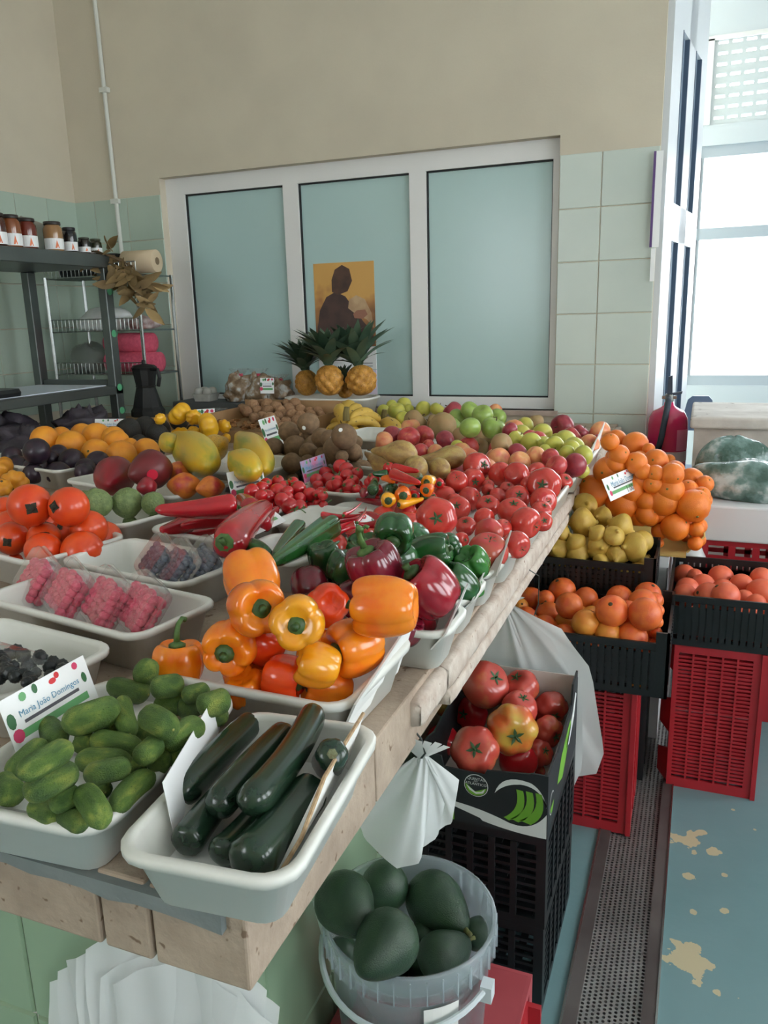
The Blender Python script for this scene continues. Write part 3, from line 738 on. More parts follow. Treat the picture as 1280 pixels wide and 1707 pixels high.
# ================================================================== PRODUCE: shapes
def sph(fn, nu=20, nv=14, name='body'):
    m = MB(); top = fn(0.0, 0.0); bot = fn(math.pi, 0.0)
    m.v = [top]
    for i in range(1, nv):
        for j in range(nu): m.v.append(fn(math.pi*i/nv, 2*math.pi*j/nu))
    m.v.append(bot); L = len(m.v)-1
    for j in range(nu): m.f.append((0, 1+j, 1+(j+1) % nu))
    for i in range(nv-2):
        for j in range(nu):
            a = 1+i*nu+j; b = 1+i*nu+(j+1) % nu
            m.f.append((a, a+nu, b+nu, b))
    o = 1+(nv-2)*nu
    for j in range(nu): m.f.append((o+j, L, o+(j+1) % nu))
    return m.mesh(name, True)
ex = math.exp
def f_apple(t, p): 
    k = 1+0.025*math.cos(5*p)*(t/math.pi)
    return (math.sin(t)*k*math.cos(p), math.sin(t)*k*math.sin(p), 0.90*math.cos(t)-0.33*ex(-(t/0.38)**2)+0.15*ex(-((math.pi-t)/0.3)**2))
def f_ball(t, p): return (math.sin(t)*math.cos(p), math.sin(t)*math.sin(p), 0.96*math.cos(t)-0.04*ex(-(t/0.2)**2))
def f_tom(n, amp, ph=0.0, flat=0.82):
    def f(t, p):
        w_ = (0.35+0.65*(0.5+0.5*math.cos(t)))
        k = 1-amp*w_*(1-abs(math.cos(n*p/2+ph)))+0.03*math.cos(p+ph)
        return (math.sin(t)**0.9*k*math.cos(p), math.sin(t)**0.9*k*math.sin(p), flat*math.cos(t)-0.20*ex(-(t/0.42)**2))
    return f
def f_bell(n, ph=0.0, tall=1.0, tap=0.16):
    def f(t, p):
        lobe = abs(math.cos(n*p/2+ph+0.25*math.sin(p)))**0.55
        c, s = math.cos(t), math.sin(t)
        dp = 0.13+0.17*max(0.0, c)+0.10*max(0.0, -c)**2
        k = 1-dp*(1-lobe)+0.05*math.sin(p+ph*3)
        ro = (abs(s)**0.66)*k*(1-tap*(1-c)/2)
        z = tall*math.copysign(abs(c)**0.85, c)-0.40*ex(-(t/0.46)**2)+0.28*ex(-((math.pi-t)/0.42)**2)-0.10*(1-lobe)*max(0.0, c)
        return (ro*math.cos(p), ro*math.sin(p), z)
    return f
def f_prof(prof, lob=0.0, n=5, bend=0.0):
    """surface of revolution about z in [-1,1]; prof(u) gives the radius for u in 0..1 from +z end to -z end"""
    def f(t, p):
        u = (1-math.cos(t))/2
        ro = prof(u)*(1-lob*(1-abs(math.cos(n*p/2))))
        z = math.cos(t)
        return (ro*math.cos(p)+bend*(z*z-0.4), ro*math.sin(p), z)
    return f
def lerp_prof(pts):
    def g(u):
        for (a, ra), (b, rb2) in zip(pts, pts[1:]):
            if u <= b:
                t = (u-a)/(b-a+1e-9); t = t*t*(3-2*t); return ra+(rb2-ra)*t
        return pts[-1][1]
    return g
def capp(u, e=0.16): # capsule-like
    d = min(u, 1-u)
    return 1.0 if d > e else math.sqrt(max(0, 1-((e-d)/e)**2))
pear_p = lambda u: (math.sqrt(max(0, 1-((0.64-u)/0.64)**2))**0.9*0.42 + 0.58*ex(-((u-0.70)/0.26)**2))*(capp(u, 0.06)) if u < 0.70 else math.sqrt(max(0, 1-((u-0.70)/0.30)**2))
avo_p = lambda u: (0.40+0.60*ex(-((u-0.62)/0.42)**2))*capp(u, 0.26) if u < 0.62 else math.sqrt(max(0, 1-((u-0.62)/0.38)**2.2))
pap_p = lambda u: (0.25+0.75*ex(-((u-0.62)/0.42)**2))*capp(u, 0.12) if u < 0.62 else math.sqrt(max(0, 1-((u-0.62)/0.38)**2.2))
lem_p = lambda u: 0.98*math.sin(math.pi*max(0.0, min(1, (u-0.08)/0.84)))**0.75+0.17*ex(-((u-0.04)/0.06)**2)*min(1, u/0.02)+0.22*ex(-((u-0.95)/0.05)**2)*min(1, (1-u)/0.02)
man_p = lambda u: math.sin(math.pi*u)**0.62*(0.92+0.08*math.cos(2*math.pi*(u-0.45)))
cuc_p = lambda u: capp(u, 0.24)*(0.92+0.08*math.sin(math.pi*u))
zuc_p = lambda u: capp(u, 0.10)*(0.86+0.14*u)
chi_p = lambda u: (1-0.93*u**1.3)*capp(min(u*1.0, 0.5), 0.07)
lpep_p = lambda u: (1-0.62*u**1.5)*capp(u, 0.10)
A_ = dict
MESH = {}
MESH['apple'] = [sph(f_apple)]
MESH['ball'] = [sph(f_ball)]
MESH['tomato'] = [sph(f_tom(5, 0.06, 0.3, 0.86), 24), sph(f_tom(4, 0.02, 0, 0.90)), sph(f_tom(6, 0.10, 0.8, 0.80), 30)]
MESH['beef'] = [sph(f_tom(7, 0.16, 0.3, 0.80), 42), sph(f_tom(6, 0.12, 1.0, 0.84), 36), sph(f_tom(5, 0.07, 0.6, 0.88), 30)]
MESH['bell'] = [sph(f_bell(5, 0.2), 50, 22), sph(f_bell(4, 0.5, 0.95, 0.12), 48, 22), sph(f_bell(4, 0.9, 1.08, 0.2), 48, 22)]
MESH['pear'] = [sph(f_prof(pear_p, bend=0.12)), sph(f_prof(pear_p, bend=-0.05))]
MESH['avocado'] = [sph(f_prof(avo_p), 22, 18)]
MESH['papaya'] = [sph(f_prof(pap_p, 0.05, 5), 30, 20), sph(f_prof(pap_p, 0.07, 4, 0.06), 30, 20)]
MESH['lemon'] = [sph(f_prof(lem_p), 20, 18)]
MESH['mango'] = [sph(f_prof(man_p, bend=0.10), 20, 16)]
MESH['egg'] = [sph(f_prof(lambda u: math.sin(math.pi*u)**0.55))]
MESH['cuke'] = [sph(f_prof(cuc_p, 0.05, 6), 18, 14), sph(f_prof(cuc_p, 0.06, 5, 0.35), 18, 16), sph(f_prof(cuc_p, 0.06, 5, -0.22), 18, 16)]
MESH['zucchini'] = [sph(f_prof(zuc_p, 0.06, 6, 0.10), 24, 24), sph(f_prof(zuc_p, 0.05, 5, -0.35), 24, 24)]
MESH['chili'] = [sph(f_prof(chi_p, 0.06, 4, 0.7), 12, 20), sph(f_prof(chi_p, 0.06, 4, -1.0), 12, 20)]
MESH['longpepper'] = [sph(f_prof(lpep_p, 0.16, 4, 0.15), 24, 22), sph(f_prof(lpep_p, 0.18, 3, -0.2), 24, 22)]
MESH['minipepper'] = [sph(f_prof(lpep_p, 0.10, 3, 0.05), 18, 14)]
def f_cell(n_, m_, d, flat=1.0):
    def f(t, p):
        c = math.cos(n_*t)*math.cos(m_*p + (math.pi/2 if False else 0))
        k = 1+d*c*math.sin(t)
        return (math.sin(t)*k*math.cos(p), math.sin(t)*k*math.sin(p), flat*math.cos(t)*k)
    return f
MESH['berry'] = [sph(f_cell(7, 6, 0.14, 1.05), 24, 14)]
MESH['walnut'] = [sph(f_cell(6, 5, 0.05, 1.08), 16, 12), sph(f_cell(5, 7, 0.06, 1.05), 16, 12)]
MESH['halfnut'] = [sph(lambda t, p: (math.sin(t)*(1+0.22*math.cos(3*p)), math.sin(t)*(1+0.15*math.sin(2*p))*0.8*math.sin(p)/max(abs(math.sin(p)), 1e-6)*abs(math.sin(p)), 0.38*math.cos(t)), 12, 8)]
MESH['pumpkin'] = [sph(f_tom(8, 0.22, 0.2, 0.72), 40)]
def f_cher(t, p):
    c = math.cos(7*t+(0 if int((p/(2*math.pi))*8) % 2 else 1.5))*math.cos(4*p+2.2*t)
    k = (1+0.045*c*math.sin(t))*(1-0.10*(1-math.cos(t))/2)
    return (math.sin(t)*k*math.cos(p), math.sin(t)*k*math.sin(p), 1.08*math.cos(t)*k-0.15*ex(-(t/0.4)**2))
MESH['cherimoya'] = [sph(f_cher, 36, 24)]
def f_pine(t, p):
    u = t*7.0; v = 8*p
    c = abs(math.cos((u+v)/2)*math.cos((u-v)/2))
    k = 1+0.20*c*math.sin(t)
    return (math.sin(t)**0.75*k*math.cos(p), math.sin(t)**0.75*k*math.sin(p), math.cos(t)*1.0)
MESH['pineapple'] = [sph(f_pine, 64, 36)]

# small parts: stems and calyxes in units of the fruit's radius
def star(n, r, z, droop, w_=0.3, th=0.03):
    b = MB()
    for i in range(n):
        a = 2*math.pi*i/n; ca, sa = math.cos(a), math.sin(a)
        def q(rad, side, zz): return (rad*ca-side*sa, rad*sa+side*ca, zz)
        b.add([q(0, -w_*0.4*r, z), q(0, w_*0.4*r, z), q(r*0.5, w_*r*0.6, z+droop*0.3), q(r, 0, z+droop), q(r*0.5, -w_*r*0.6, z+droop*0.3), q(r*0.4, 0, z+th)],
              [(0, 5, 1), (1, 5, 2), (2, 5, 3), (3, 5, 4), (4, 5, 0)])
    return b
cal_t = star(5, 0.36, 0.69, 0.06); cal_t.tube([(0, 0, 0.60), (0.01, 0, 0.76), (0.05, 0.02, 0.88)], [0.05, 0.04, 0.035], 6)
PART = {}
PART['tomato'] = ('calyx', cal_t.mesh('calyx', True), M_STEMD)
cal_c = star(5, 0.45, 0.96, 0.02); cal_c.tube([(0, 0, 0.90), (0.02, 0, 1.05), (0.1, 0.04, 1.25)], [0.08, 0.06, 0.05], 6)
PART['cherry'] = ('calyx', cal_c.mesh('calyx', True), M_STEM)
bs = MB().lathe([(0.02, 0.52), (0.28, 0.58), (0.33, 0.66), (0.24, 0.74), (0.15, 0.80)], 10)
bs.tube([(0, 0, 0.76), (0.02, 0, 0.86), (0.05, 0.02, 0.96)], [0.15, 0.115, 0.14], 8)
PART['bell'] = ('stem', bs.mesh('stem', True), mat('pepper_stem', (70, 100, 48), (46, 74, 36), scale=3, rough=0.5))
bl = MB().lathe([(0.02, 0.54), (0.30, 0.60), (0.30, 0.70), (0.12, 0.80)], 10)
bl.tube([(0, 0, 0.80), (0.0, 0, 1.1), (0.08, 0.0, 1.4), (0.28, 0.0, 1.58), (0.42, 0, 1.5)], [0.12, 0.10, 0.09, 0.085, 0.10], 8)
PART['bell_long'] = ('stem', bl.mesh('stem', True), M_STEM)
PART['apple'] = ('stem', MB().tube([(0, 0, 0.52), (0.02, 0, 0.75), (0.10, 0.03, 0.95)], 0.045, 6).mesh('stem', True), M_TWIG)
pc = star(4, 0.34, 0.955, -0.012, 0.7, 0.015); pc.lathe([(0.14, 0.93), (0.15, 0.98), (0.08, 1.02), (0.01, 1.02)], 8)
PART['persimmon'] = ('calyx', pc.mesh('calyx', True), mat('dark_calyx', (58, 52, 34), (34, 30, 22), scale=5, rough=0.8))
PART['orange'] = ('stem_scar', MB().lathe([(0.02, 0.90), (0.09, 0.93), (0.06, 0.965), (0.01, 0.96)], 8).mesh('stem_scar', True), mat('stem_scar', (120, 112, 58), rough=0.8))
PART['tangerine'] = ('stem_scar', MB().lathe([(0.02, 0.90), (0.14, 0.93), (0.10, 0.975), (0.01, 0.96)], 8).mesh('stem_scar', True), mat('stem_scar_dark', (74, 62, 38), rough=0.8))
PART['pear'] = ('stem', MB().tube([(0.08, 0, 0.94), (0.10, 0, 1.04), (0.16, 0.0, 1.14)], 0.07, 6).mesh('stem', True), M_TWIG)
PART['avocado'] = ('stem', MB().tube([(0, 0, 0.94), (0, 0, 1.10), (0.05, 0, 1.28)], [0.11, 0.08, 0.09], 7).mesh('stem', True), mat('avocado_stem', (116, 120, 66), (96, 92, 52), scale=6, rough=0.7))
PART['avo_hook'] = ('stem', MB().tube([(0, 0, 0.94), (0, 0, 1.18), (0.06, 0, 1.34), (0.22, 0, 1.46), (0.42, 0, 1.46)], [0.10, 0.07, 0.07, 0.07, 0.11], 7).mesh('stem', True), MATS['avocado_stem'])
PART['cuke'] = ('tip', MB().lathe([(0.02, 0.94), (0.12, 0.975), (0.08, 1.03), (0.01, 1.04)], 8).mesh('tip', True), mat('cuke_tip', (150, 150, 84), rough=0.8))
PART['zucchini'] = ('stem', MB().lathe([(0.10, 0.94), (0.30, 0.975), (0.26, 1.02), (0.05, 1.015)], 6).mesh('stem', True), mat('zucchini_stem', (122, 128, 96), (96, 92, 62), scale=6, rough=0.8))
PART['chili'] = ('stem', MB().lathe([(0.2, 0.92), (0.75, 0.95), (0.5, 1.0)], 8).tube([(0.42, 0, 0.98), (0.55, 0, 1.12), (0.95, 0, 1.22)], [0.26, 0.18, 0.22], 6).mesh('stem', True), M_STEM)
PART['longpepper'] = ('stem', MB().lathe([(0.1, 0.90), (0.5, 0.93), (0.45, 0.97), (0.2, 0.99)], 8, c=(0.08, 0)).tube([(0.08, 0, 0.97), (0.14, 0, 1.12), (0.36, 0, 1.22)], [0.17, 0.12, 0.15], 7).mesh('stem', True), M_STEM)
PART['minipepper'] = ('stem', MB().lathe([(0.1, 0.90), (0.5, 0.95), (0.42, 1.02), (0.2, 1.06)], 8).tube([(0, 0, 1.0), (0.05, 0, 1.25)], [0.2, 0.16], 7).mesh('stem', True), M_STEMD)

# ------------------------------------------------------------------ produce materials
PM = {}
PM['pep_orange'] = mat('orange_pepper_skin', (243, 140, 22), (238, 108, 16), scale=1.2, rough=0.24, coat=0.35, rnd=0.06, c3=(240, 126, 20))
PM['pep_yellow'] = mat('ochre_pepper_skin', (232, 160, 30), (226, 142, 22), scale=1.4, rough=0.24, coat=0.35)
PM['pep_redor'] = mat('red_orange_pepper_skin', (236, 78, 22), (226, 60, 20), scale=1.2, rough=0.22, coat=0.4)
PM['pep_crim'] = mat('crimson_pepper_skin', (158, 20, 40), (132, 14, 34), scale=1.1, rough=0.20, coat=0.45, rnd=0.08)
PM['pep_plum'] = mat('plum_pepper_skin', (126, 26, 48), (96, 18, 36), scale=1.1, rough=0.20, coat=0.45)
PM['pep_green'] = mat('green_pepper_skin', (26, 66, 32), (38, 88, 40), scale=1.3, rough=0.20, coat=0.4, rnd=0.15)
PM['pep_lgreen'] = mat('bright_green_pepper_skin', (60, 124, 48), (46, 104, 40), scale=1.4, rough=0.2, coat=0.4)
PM['tomato'] = mat('tomato_skin', (198, 52, 46), (184, 42, 42), scale=1.2, rough=0.22, coat=0.45, rnd=0.10, c3=(202, 64, 52))
PM['tom_pink'] = mat('pink_tomato_skin', (196, 66, 66), (182, 84, 62), scale=1.5, rough=0.25, coat=0.25, rnd=0.06)
PM['beef'] = mat('beef_tomato_skin', (176, 66, 58), (188, 112, 70), scale=1.0, rough=0.26, coat=0.2, rnd=0.10, c3=(184, 72, 60), lo=0.38, hi=0.72)
PM['beef_or'] = mat('unripe_tomato_skin', (206, 92, 46), (188, 156, 66), scale=0.9, rough=0.26, coat=0.2, lo=0.42, hi=0.66)
PM['beef_red'] = mat('red_beef_tomato_skin', (196, 30, 42), (180, 30, 40), scale=1.0, rough=0.2, coat=0.35)
PM['apple_g'] = mat('green_apple_skin', (132, 160, 74), (152, 176, 88), scale=1.5, rough=0.32, coat=0.15, rnd=0.08)
PM['apple_y'] = mat('yellow_apple_skin', (196, 188, 84), (176, 178, 76), scale=1.3, rough=0.35, rnd=0.06, spots=(150, 140, 70), spot_scale=22, spot_t=0.72)
PM['apple_r'] = mat('red_apple_skin', (184, 56, 64), (214, 124, 92), scale=2.2, rough=0.32, coat=0.1, rnd=0.12, c3=(196, 72, 70), lo=0.36, hi=0.74)
PM['apple_d'] = mat('dark_red_apple_skin', (140, 42, 60), (168, 66, 72), scale=2.4, rough=0.32, rnd=0.1, spots=(186, 120, 110), spot_scale=30, spot_t=0.73)
PM['apple_p'] = mat('peach_apple_skin', (226, 166, 108), (214, 112, 88), scale=1.4, rough=0.35, rnd=0.08, lo=0.38, hi=0.68)
PM['apple_b'] = mat('russet_apple_skin', (168, 134, 92), (154, 132, 88), scale=1.6, rough=0.6, rnd=0.12, spots=(168, 136, 90), spot_scale=30, spot_t=0.66)
PM['orange'] = mat('orange_peel', (238, 132, 40), (230, 116, 34), scale=1.2, rough=0.38, bump=0.25, bump_scale=28, rnd=0.06)
PM['orange_y'] = mat('yellow_orange_peel', (236, 158, 46), (228, 142, 38), scale=1.2, rough=0.40, bump=0.2, bump_scale=28, rnd=0.06)
PM['lemon'] = mat('lemon_peel', (204, 172, 78), (190, 152, 66), scale=1.6, rough=0.42, bump=0.25, bump_scale=24, rnd=0.08, spots=(150, 112, 58), spot_scale=14, spot_t=0.72)
PM['tang'] = mat('tangerine_peel', (232, 120, 50), (212, 84, 42), scale=1.2, rough=0.36, bump=0.15, bump_scale=26, rnd=0.10, spots=(90, 50, 30), spot_scale=26, spot_t=0.77)
PM['tang_y'] = mat('yellow_tangerine_peel', (226, 150, 56), (218, 124, 46), scale=1.2, rough=0.38, bump=0.15, bump_scale=26, spots=(90, 60, 36), spot_scale=22, spot_t=0.75)
PM['tang_p'] = mat('pink_tangerine_peel', (228, 112, 76), (218, 96, 68), scale=1.2, rough=0.4, bump=0.12, bump_scale=26, rnd=0.06)
PM['pers'] = mat('persimmon_skin', (226, 82, 26), (214, 64, 24), scale=1.1, rough=0.30, coat=0.15, rnd=0.07, spots=(90, 40, 24), spot_scale=20, spot_t=0.80)
PM['plum'] = mat('plum_skin', (46, 26, 42), (32, 24, 38), scale=1.6, rough=0.38, coat=0.1, rnd=0.15, spots=(92, 54, 70), spot_scale=9, spot_t=0.74)
PM['hass'] = mat('hass_skin', (46, 42, 40), (34, 36, 34), scale=2, rough=0.5, bump=0.5, bump_scale=16, rnd=0.12)
PM['avo'] = mat('avocado_skin', (44, 68, 46), (34, 56, 40), scale=2, rough=0.36, bump=0.22, bump_scale=26, rnd=0.14, spots=(86, 112, 70), spot_scale=40, spot_t=0.70)
PM['mango'] = mat('mango_skin', (158, 30, 46), (120, 34, 44), scale=1.1, rough=0.34, coat=0.1, c3=(148, 30, 44))
PM['mango_d'] = mat('dark_mango_skin', (92, 30, 34), (112, 34, 38), scale=1.1, rough=0.38, bump=0.05)
PM['mango_o'] = mat('orange_mango_skin', (222, 128, 52), (176, 50, 52), scale=1.0, rough=0.36, lo=0.42, hi=0.62)
PM['papaya'] = mat('papaya_skin', (214, 170, 40), (150, 152, 52), scale=1.2, rough=0.34, coat=0.1, rnd=0.05, c3=(204, 172, 48), spots=(96, 84, 40), spot_scale=24, spot_t=0.74, lo=0.34, hi=0.66)
PM['papaya_s'] = mat('spotted_papaya_skin', (214, 158, 36), (186, 150, 44), scale=1.4, rough=0.4, spots=(86, 66, 30), spot_scale=26, spot_t=0.60)
PM['papaya_y'] = mat('ripe_yellow_papaya_skin', (232, 178, 34), (222, 160, 30), scale=1.3, rough=0.34, coat=0.1, spots=(80, 50, 24), spot_scale=7, spot_t=0.74)
PM['kiwi'] = mat('kiwi_fuzz', (136, 108, 80), (118, 94, 70), scale=3, rough=0.85, bump=0.35, bump_scale=60, rnd=0.14)
PM['pear'] = mat('pear_skin', (176, 154, 90), (140, 108, 68), scale=2.2, rough=0.5, rnd=0.08, c3=(164, 132, 78), spots=(96, 66, 40), spot_scale=18, spot_t=0.66)
PM['cher'] = mat('cherimoya_skin', (128, 146, 92), (104, 124, 76), scale=4, rough=0.5, spots=(58, 66, 44), spot_scale=10, spot_t=0.66, bump=0.4, bump_scale=9)
PM['cuke'] = mat('cucumber_skin', (62, 92, 36), (140, 152, 68), scale=1.1, rough=0.55, rnd=0.16, c3=(88, 116, 48), lo=0.36, hi=0.72, spots=(38, 62, 26), spot_scale=15, spot_t=0.66, bump=0.55, bump_scale=13)
PM['zuc'] = mat('zucchini_skin', (24, 44, 34), (32, 56, 38), scale=3, rough=0.26, coat=0.25, rnd=0.1, spots=(96, 122, 92), spot_scale=46, spot_t=0.74)
PM['cherry'] = mat('cherry_tomato_skin', (204, 30, 36), (188, 24, 32), scale=1.2, rough=0.15, coat=0.6, rnd=0.1)
PM['chili'] = mat('chilli_skin', (188, 26, 38), (166, 20, 34), scale=2, rough=0.22, coat=0.35, rnd=0.1)
PM['lred'] = mat('long_red_pepper_skin', (178, 22, 34), (156, 18, 32), scale=1.5, rough=0.18, coat=0.5, rnd=0.06)
PM['lgreen'] = mat('long_green_pepper_skin', (42, 96, 40), (30, 74, 34), scale=1.6, rough=0.18, coat=0.5, rnd=0.1)
PM['m_or'] = mat('mini_orange_pepper', (236, 116, 26), (230, 98, 24), scale=1.2, rough=0.2, coat=0.4)
PM['m_ye'] = mat('mini_yellow_pepper', (238, 172, 32), (230, 158, 28), scale=1.2, rough=0.2, coat=0.4)
PM['m_re'] = mat('mini_red_pepper', (206, 32, 34), (190, 26, 32), scale=1.2, rough=0.2, coat=0.4)
PM['rasp'] = mat('raspberry_skin', (224, 84, 116), (206, 58, 92), scale=2, rough=0.45, rnd=0.1)
PM['blue'] = mat('blueberry_skin', (92, 104, 124), (60, 70, 92), scale=2, rough=0.6, rnd=0.15)
PM['black'] = mat('blackberry_skin', (38, 44, 46), (26, 30, 34), scale=3, rough=0.35, rnd=0.2)
PM['walnut'] = mat('walnut_shell', (170, 132, 98), (148, 110, 80), scale=3, rough=0.75, bump=0.4, bump_scale=9, rnd=0.1)
PM['figs'] = mat('shelled_nut', (160, 112, 64), (124, 82, 46), scale=3, rough=0.7, rnd=0.18)
PM['pump'] = mat('gourd_skin', (226, 156, 40), (214, 134, 34), scale=1.5, rough=0.4, spots=(120, 96, 40), spot_scale=10, spot_t=0.72)
PM['pine'] = mat('pineapple_rind', (206, 150, 66), (178, 122, 50), scale=4, rough=0.55, spots=(122, 92, 46), spot_scale=14, spot_t=0.60, rnd=0.08)

# ------------------------------------------------------------------ stacking
PL_C = np.zeros((4000, 3)); PL_R = np.zeros(4000); PL_N = 0
def add_sphere(c, r):
    global PL_N
    PL_C[PL_N] = c; PL_R[PL_N] = r; PL_N += 1
def hits(c, r, tol):
    if PL_N == 0: return False
    d = PL_C[:PL_N]-np.array(c)
    return bool(np.any((d*d).sum(1) < ((PL_R[:PL_N]+r)*tol)**2))
def settle(p1, p2, rp, floor, ymax=None, tol=0.93, top=0.34, nsph=1, dz=0.0, rest=1.0, xmin=None):
    """lower a fruit along its line of sight until it rests on the tray floor or on fruit already there"""
    z = floor+top; last = None
    while True:
        a = onz(p1[0], p1[1], z+dz); b = onz(p2[0], p2[1], z-dz)
        mid = (a+b)/2; dist = (mid-CAM).dot(FW); r = rp*dist/FPX
        if min(a.z, b.z)-r*rest < floor: stop = True
        elif ymax is not None and max(mid.y+r*0.3, max(a.y, b.y)) > ymax: stop = True
        elif xmin is not None and min(a.x, b.x)-r*0.3 < xmin: stop = True
        else:
            stop = False
            for k in range(nsph):
                t = (k+0.5)/nsph if nsph > 1 else 0.5
                c = a.lerp(b, t)
                if hits(c, r*0.96, tol): stop = True; break
        if stop:
            if last is None: last = (a, b, r)
            return last
        last = (a, b, r); z -= 0.0025
        if z < floor-0.02: return last
def axis_quat(ax, spin):
    q = Vector((0, 0, 1)).rotation_difference(Vector(ax).normalized())
    return q @ Quaternion((0, 0, 1), spin)
RNG = random.Random(11)
COUNT = {}
def put_fruit(name, mkey, m, c, scale, q, label, cat, group, part=None, vi=None):
    ms = MESH[mkey]; me = ms[vi if vi is not None else RNG.randrange(len(ms))]
    o = link(name, me, m, None, loc=c, scale=scale, quat=q)
    tag(o, label, cat, group)
    if part:
        pn_, pm_, pmat = PART[part]
        ch = link(pn_, pm_, pmat, o)
        sx, sy, sz = o.scale
        if abs(sx-sz) > 1e-6:      # keep the stem's own proportions on stretched fruit
            ch.scale = (1, 1, sx/sz); ch.location = (0, 0, 1-sx/sz)
    return o
def support(c, r, floor, name, mkey, m, label, cat, group, depth=0, flat=0.9, ymin=None):
    """give an unsupported fruit the hidden fruit that carries it in the pile"""
    if depth > 3: return
    if c.z-r*1.12 <= floor+0.004: return
    d = PL_C[:PL_N]-np.array(c); dist = np.sqrt((d*d).sum(1))
    ok = (dist > 1e-5) & (dist < (PL_R[:PL_N]+r)*1.06) & (d[:, 2] < -0.25*r)
    if np.any(ok): return
    gap = c.z-r*0.95-floor
    rf = min(r*0.95, gap/2)
    if rf < 0.35*r: 
        return
    best = None
    for k in range(25):
        ang = 2*math.pi*(k % 8)/8; tilt = (k//8)*0.35+ (0 if k else 0)
        if k == 24: tilt = 0
        off = Vector((math.sin(tilt)*math.cos(ang), math.sin(tilt)*math.sin(ang), -math.cos(tilt)))
        cc = c+off*((r+rf)*0.94)
        if cc.z-rf < floor-0.002: cc.z = floor+rf
        dd_ = PL_C[:PL_N]-np.array(cc); ds = np.sqrt((dd_*dd_).sum(1)); ov = np.clip((PL_R[:PL_N]+rf)*0.93-ds, 0, None)
        sc = ov.sum()+0.02*tilt*r
        if ymin is not None and cc.y-rf < ymin: sc += 1.0
        if best is None or sc < best[0]: best = (sc, cc)
    cc = best[1]
    if best[0] > 1.0: return
    add_sphere(cc, rf)
    put_fruit(name, mkey, m, cc, rf, axis_quat((RNG.uniform(-1, 1), RNG.uniform(-1, 1), RNG.uniform(0.2, 1)), RNG.uniform(0, 6)), label, cat, group)
    support(cc, rf, floor, name, mkey, m, label, cat, group, depth+1, ymin=ymin)
def Zm(x0, y0, s): return lambda x, y, r: (x0+s*x, y0+s*y, s*r*1.13)
def heap(pts, zt, name, mkey, mdef, label, cat, group, floor, ymax=None, part=None, part_p=1.0, axis='mix', keep=False, tol=0.96, labels=None, sup=True, squash=None, grow=1.0, xmin=None, ymin=None, fill=None):
    """round fruit: each entry is (x, y, radius[, options]) in the pixels of one crop"""
    items = []
    for i, e in enumerate(pts):
        x, y, r = zt(*e[:3]); o = e[3] if len(e) > 3 else {}
        items.append((o.get('L', 0), i if keep else y, x, y, r, o))
    items.sort(key=lambda e: (e[0], e[1]))
    for L, _, x, y, r, o in items:
        a, b, rr_ = settle((x, y), (x, y), r, floor, ymax, tol, rest=0.92, xmin=xmin)
        c = (a+b)/2
        if ymin is not None and c.y-rr_*0.9 < ymin:      # stays inside the front wall of its crate
            c.y = ymin+rr_*0.9; c.z = max(c.z, floor+rr_*0.9)
        m = PM[o['m']] if 'm' in o else PM[mdef] if isinstance(mdef, str) else PM[RNG.choice(mdef)]
        if 'a' in o: ax = camdir(*o['a'])
        elif axis == 'up': ax = Vector((RNG.uniform(-.35, .35), RNG.uniform(-.6, .1), 1))
        elif axis == 'cam': ax = camdir(RNG.uniform(-.6, .6), RNG.uniform(-.3, .9), RNG.uniform(.3, 1))
        else: ax = Vector((RNG.uniform(-1, 1), RNG.uniform(-1, 1), RNG.uniform(-.4, 1)))
        sc = rr_*o.get('s', 1.0)*grow
        scale = (sc, sc, sc*o.get('e', 1.0)) if not squash else (sc, sc*squash, sc)
        base_lab = labels[o['m']] if labels and 'm' in o and o['m'] in labels else label
        lab = o.get('lab', base_lab)
        put = put_fruit(o.get('n', name), o.get('k', mkey), m, c, scale, axis_quat(ax, RNG.uniform(0, 6.28)), lab, cat, group,
                        o.get('p', part if RNG.random() < part_p else None), o.get('v'))
        add_sphere(c, rr_)
        if sup: support(c, rr_, floor, o.get('n', name), o.get('k', mkey), m, base_lab, cat, group, ymin=ymin)
    if fill:      # fruit of the lower layer that shows between the others
        fx0_, fx1_, fy0_, fy1_, fr_, mk_ = fill
        ny = int((fy1_-fy0_)/(fr_*1.75))+1; nx_ = int((fx1_-fx0_)/(fr_*2.0))+1
        for j in range(ny):
            for i in range(nx_):
                rf_ = fr_*RNG.uniform(0.9, 1.08)
                c = Vector((fx0_+rf_+(i+(0.5 if j % 2 else 0))*fr_*2.0+RNG.uniform(-.12, .12)*fr_, fy0_+rf_+j*fr_*1.75+RNG.uniform(-.12, .12)*fr_, floor+rf_*0.86))
                if c.x > fx1_-rf_*0.6 or c.y > fy1_-rf_*0.6 or hits(c, rf_, 0.90): continue
                mm_ = RNG.choice(mk_)
                put_fruit(name, mkey, PM[mm_], c, rf_, axis_quat((RNG.uniform(-1, 1), RNG.uniform(-1, .3), RNG.uniform(0, 1)), RNG.uniform(0, 6)), labels[mm_] if labels and mm_ in labels else label, cat, group, part if RNG.random() < 0.4 else None)
                add_sphere(c, rf_)
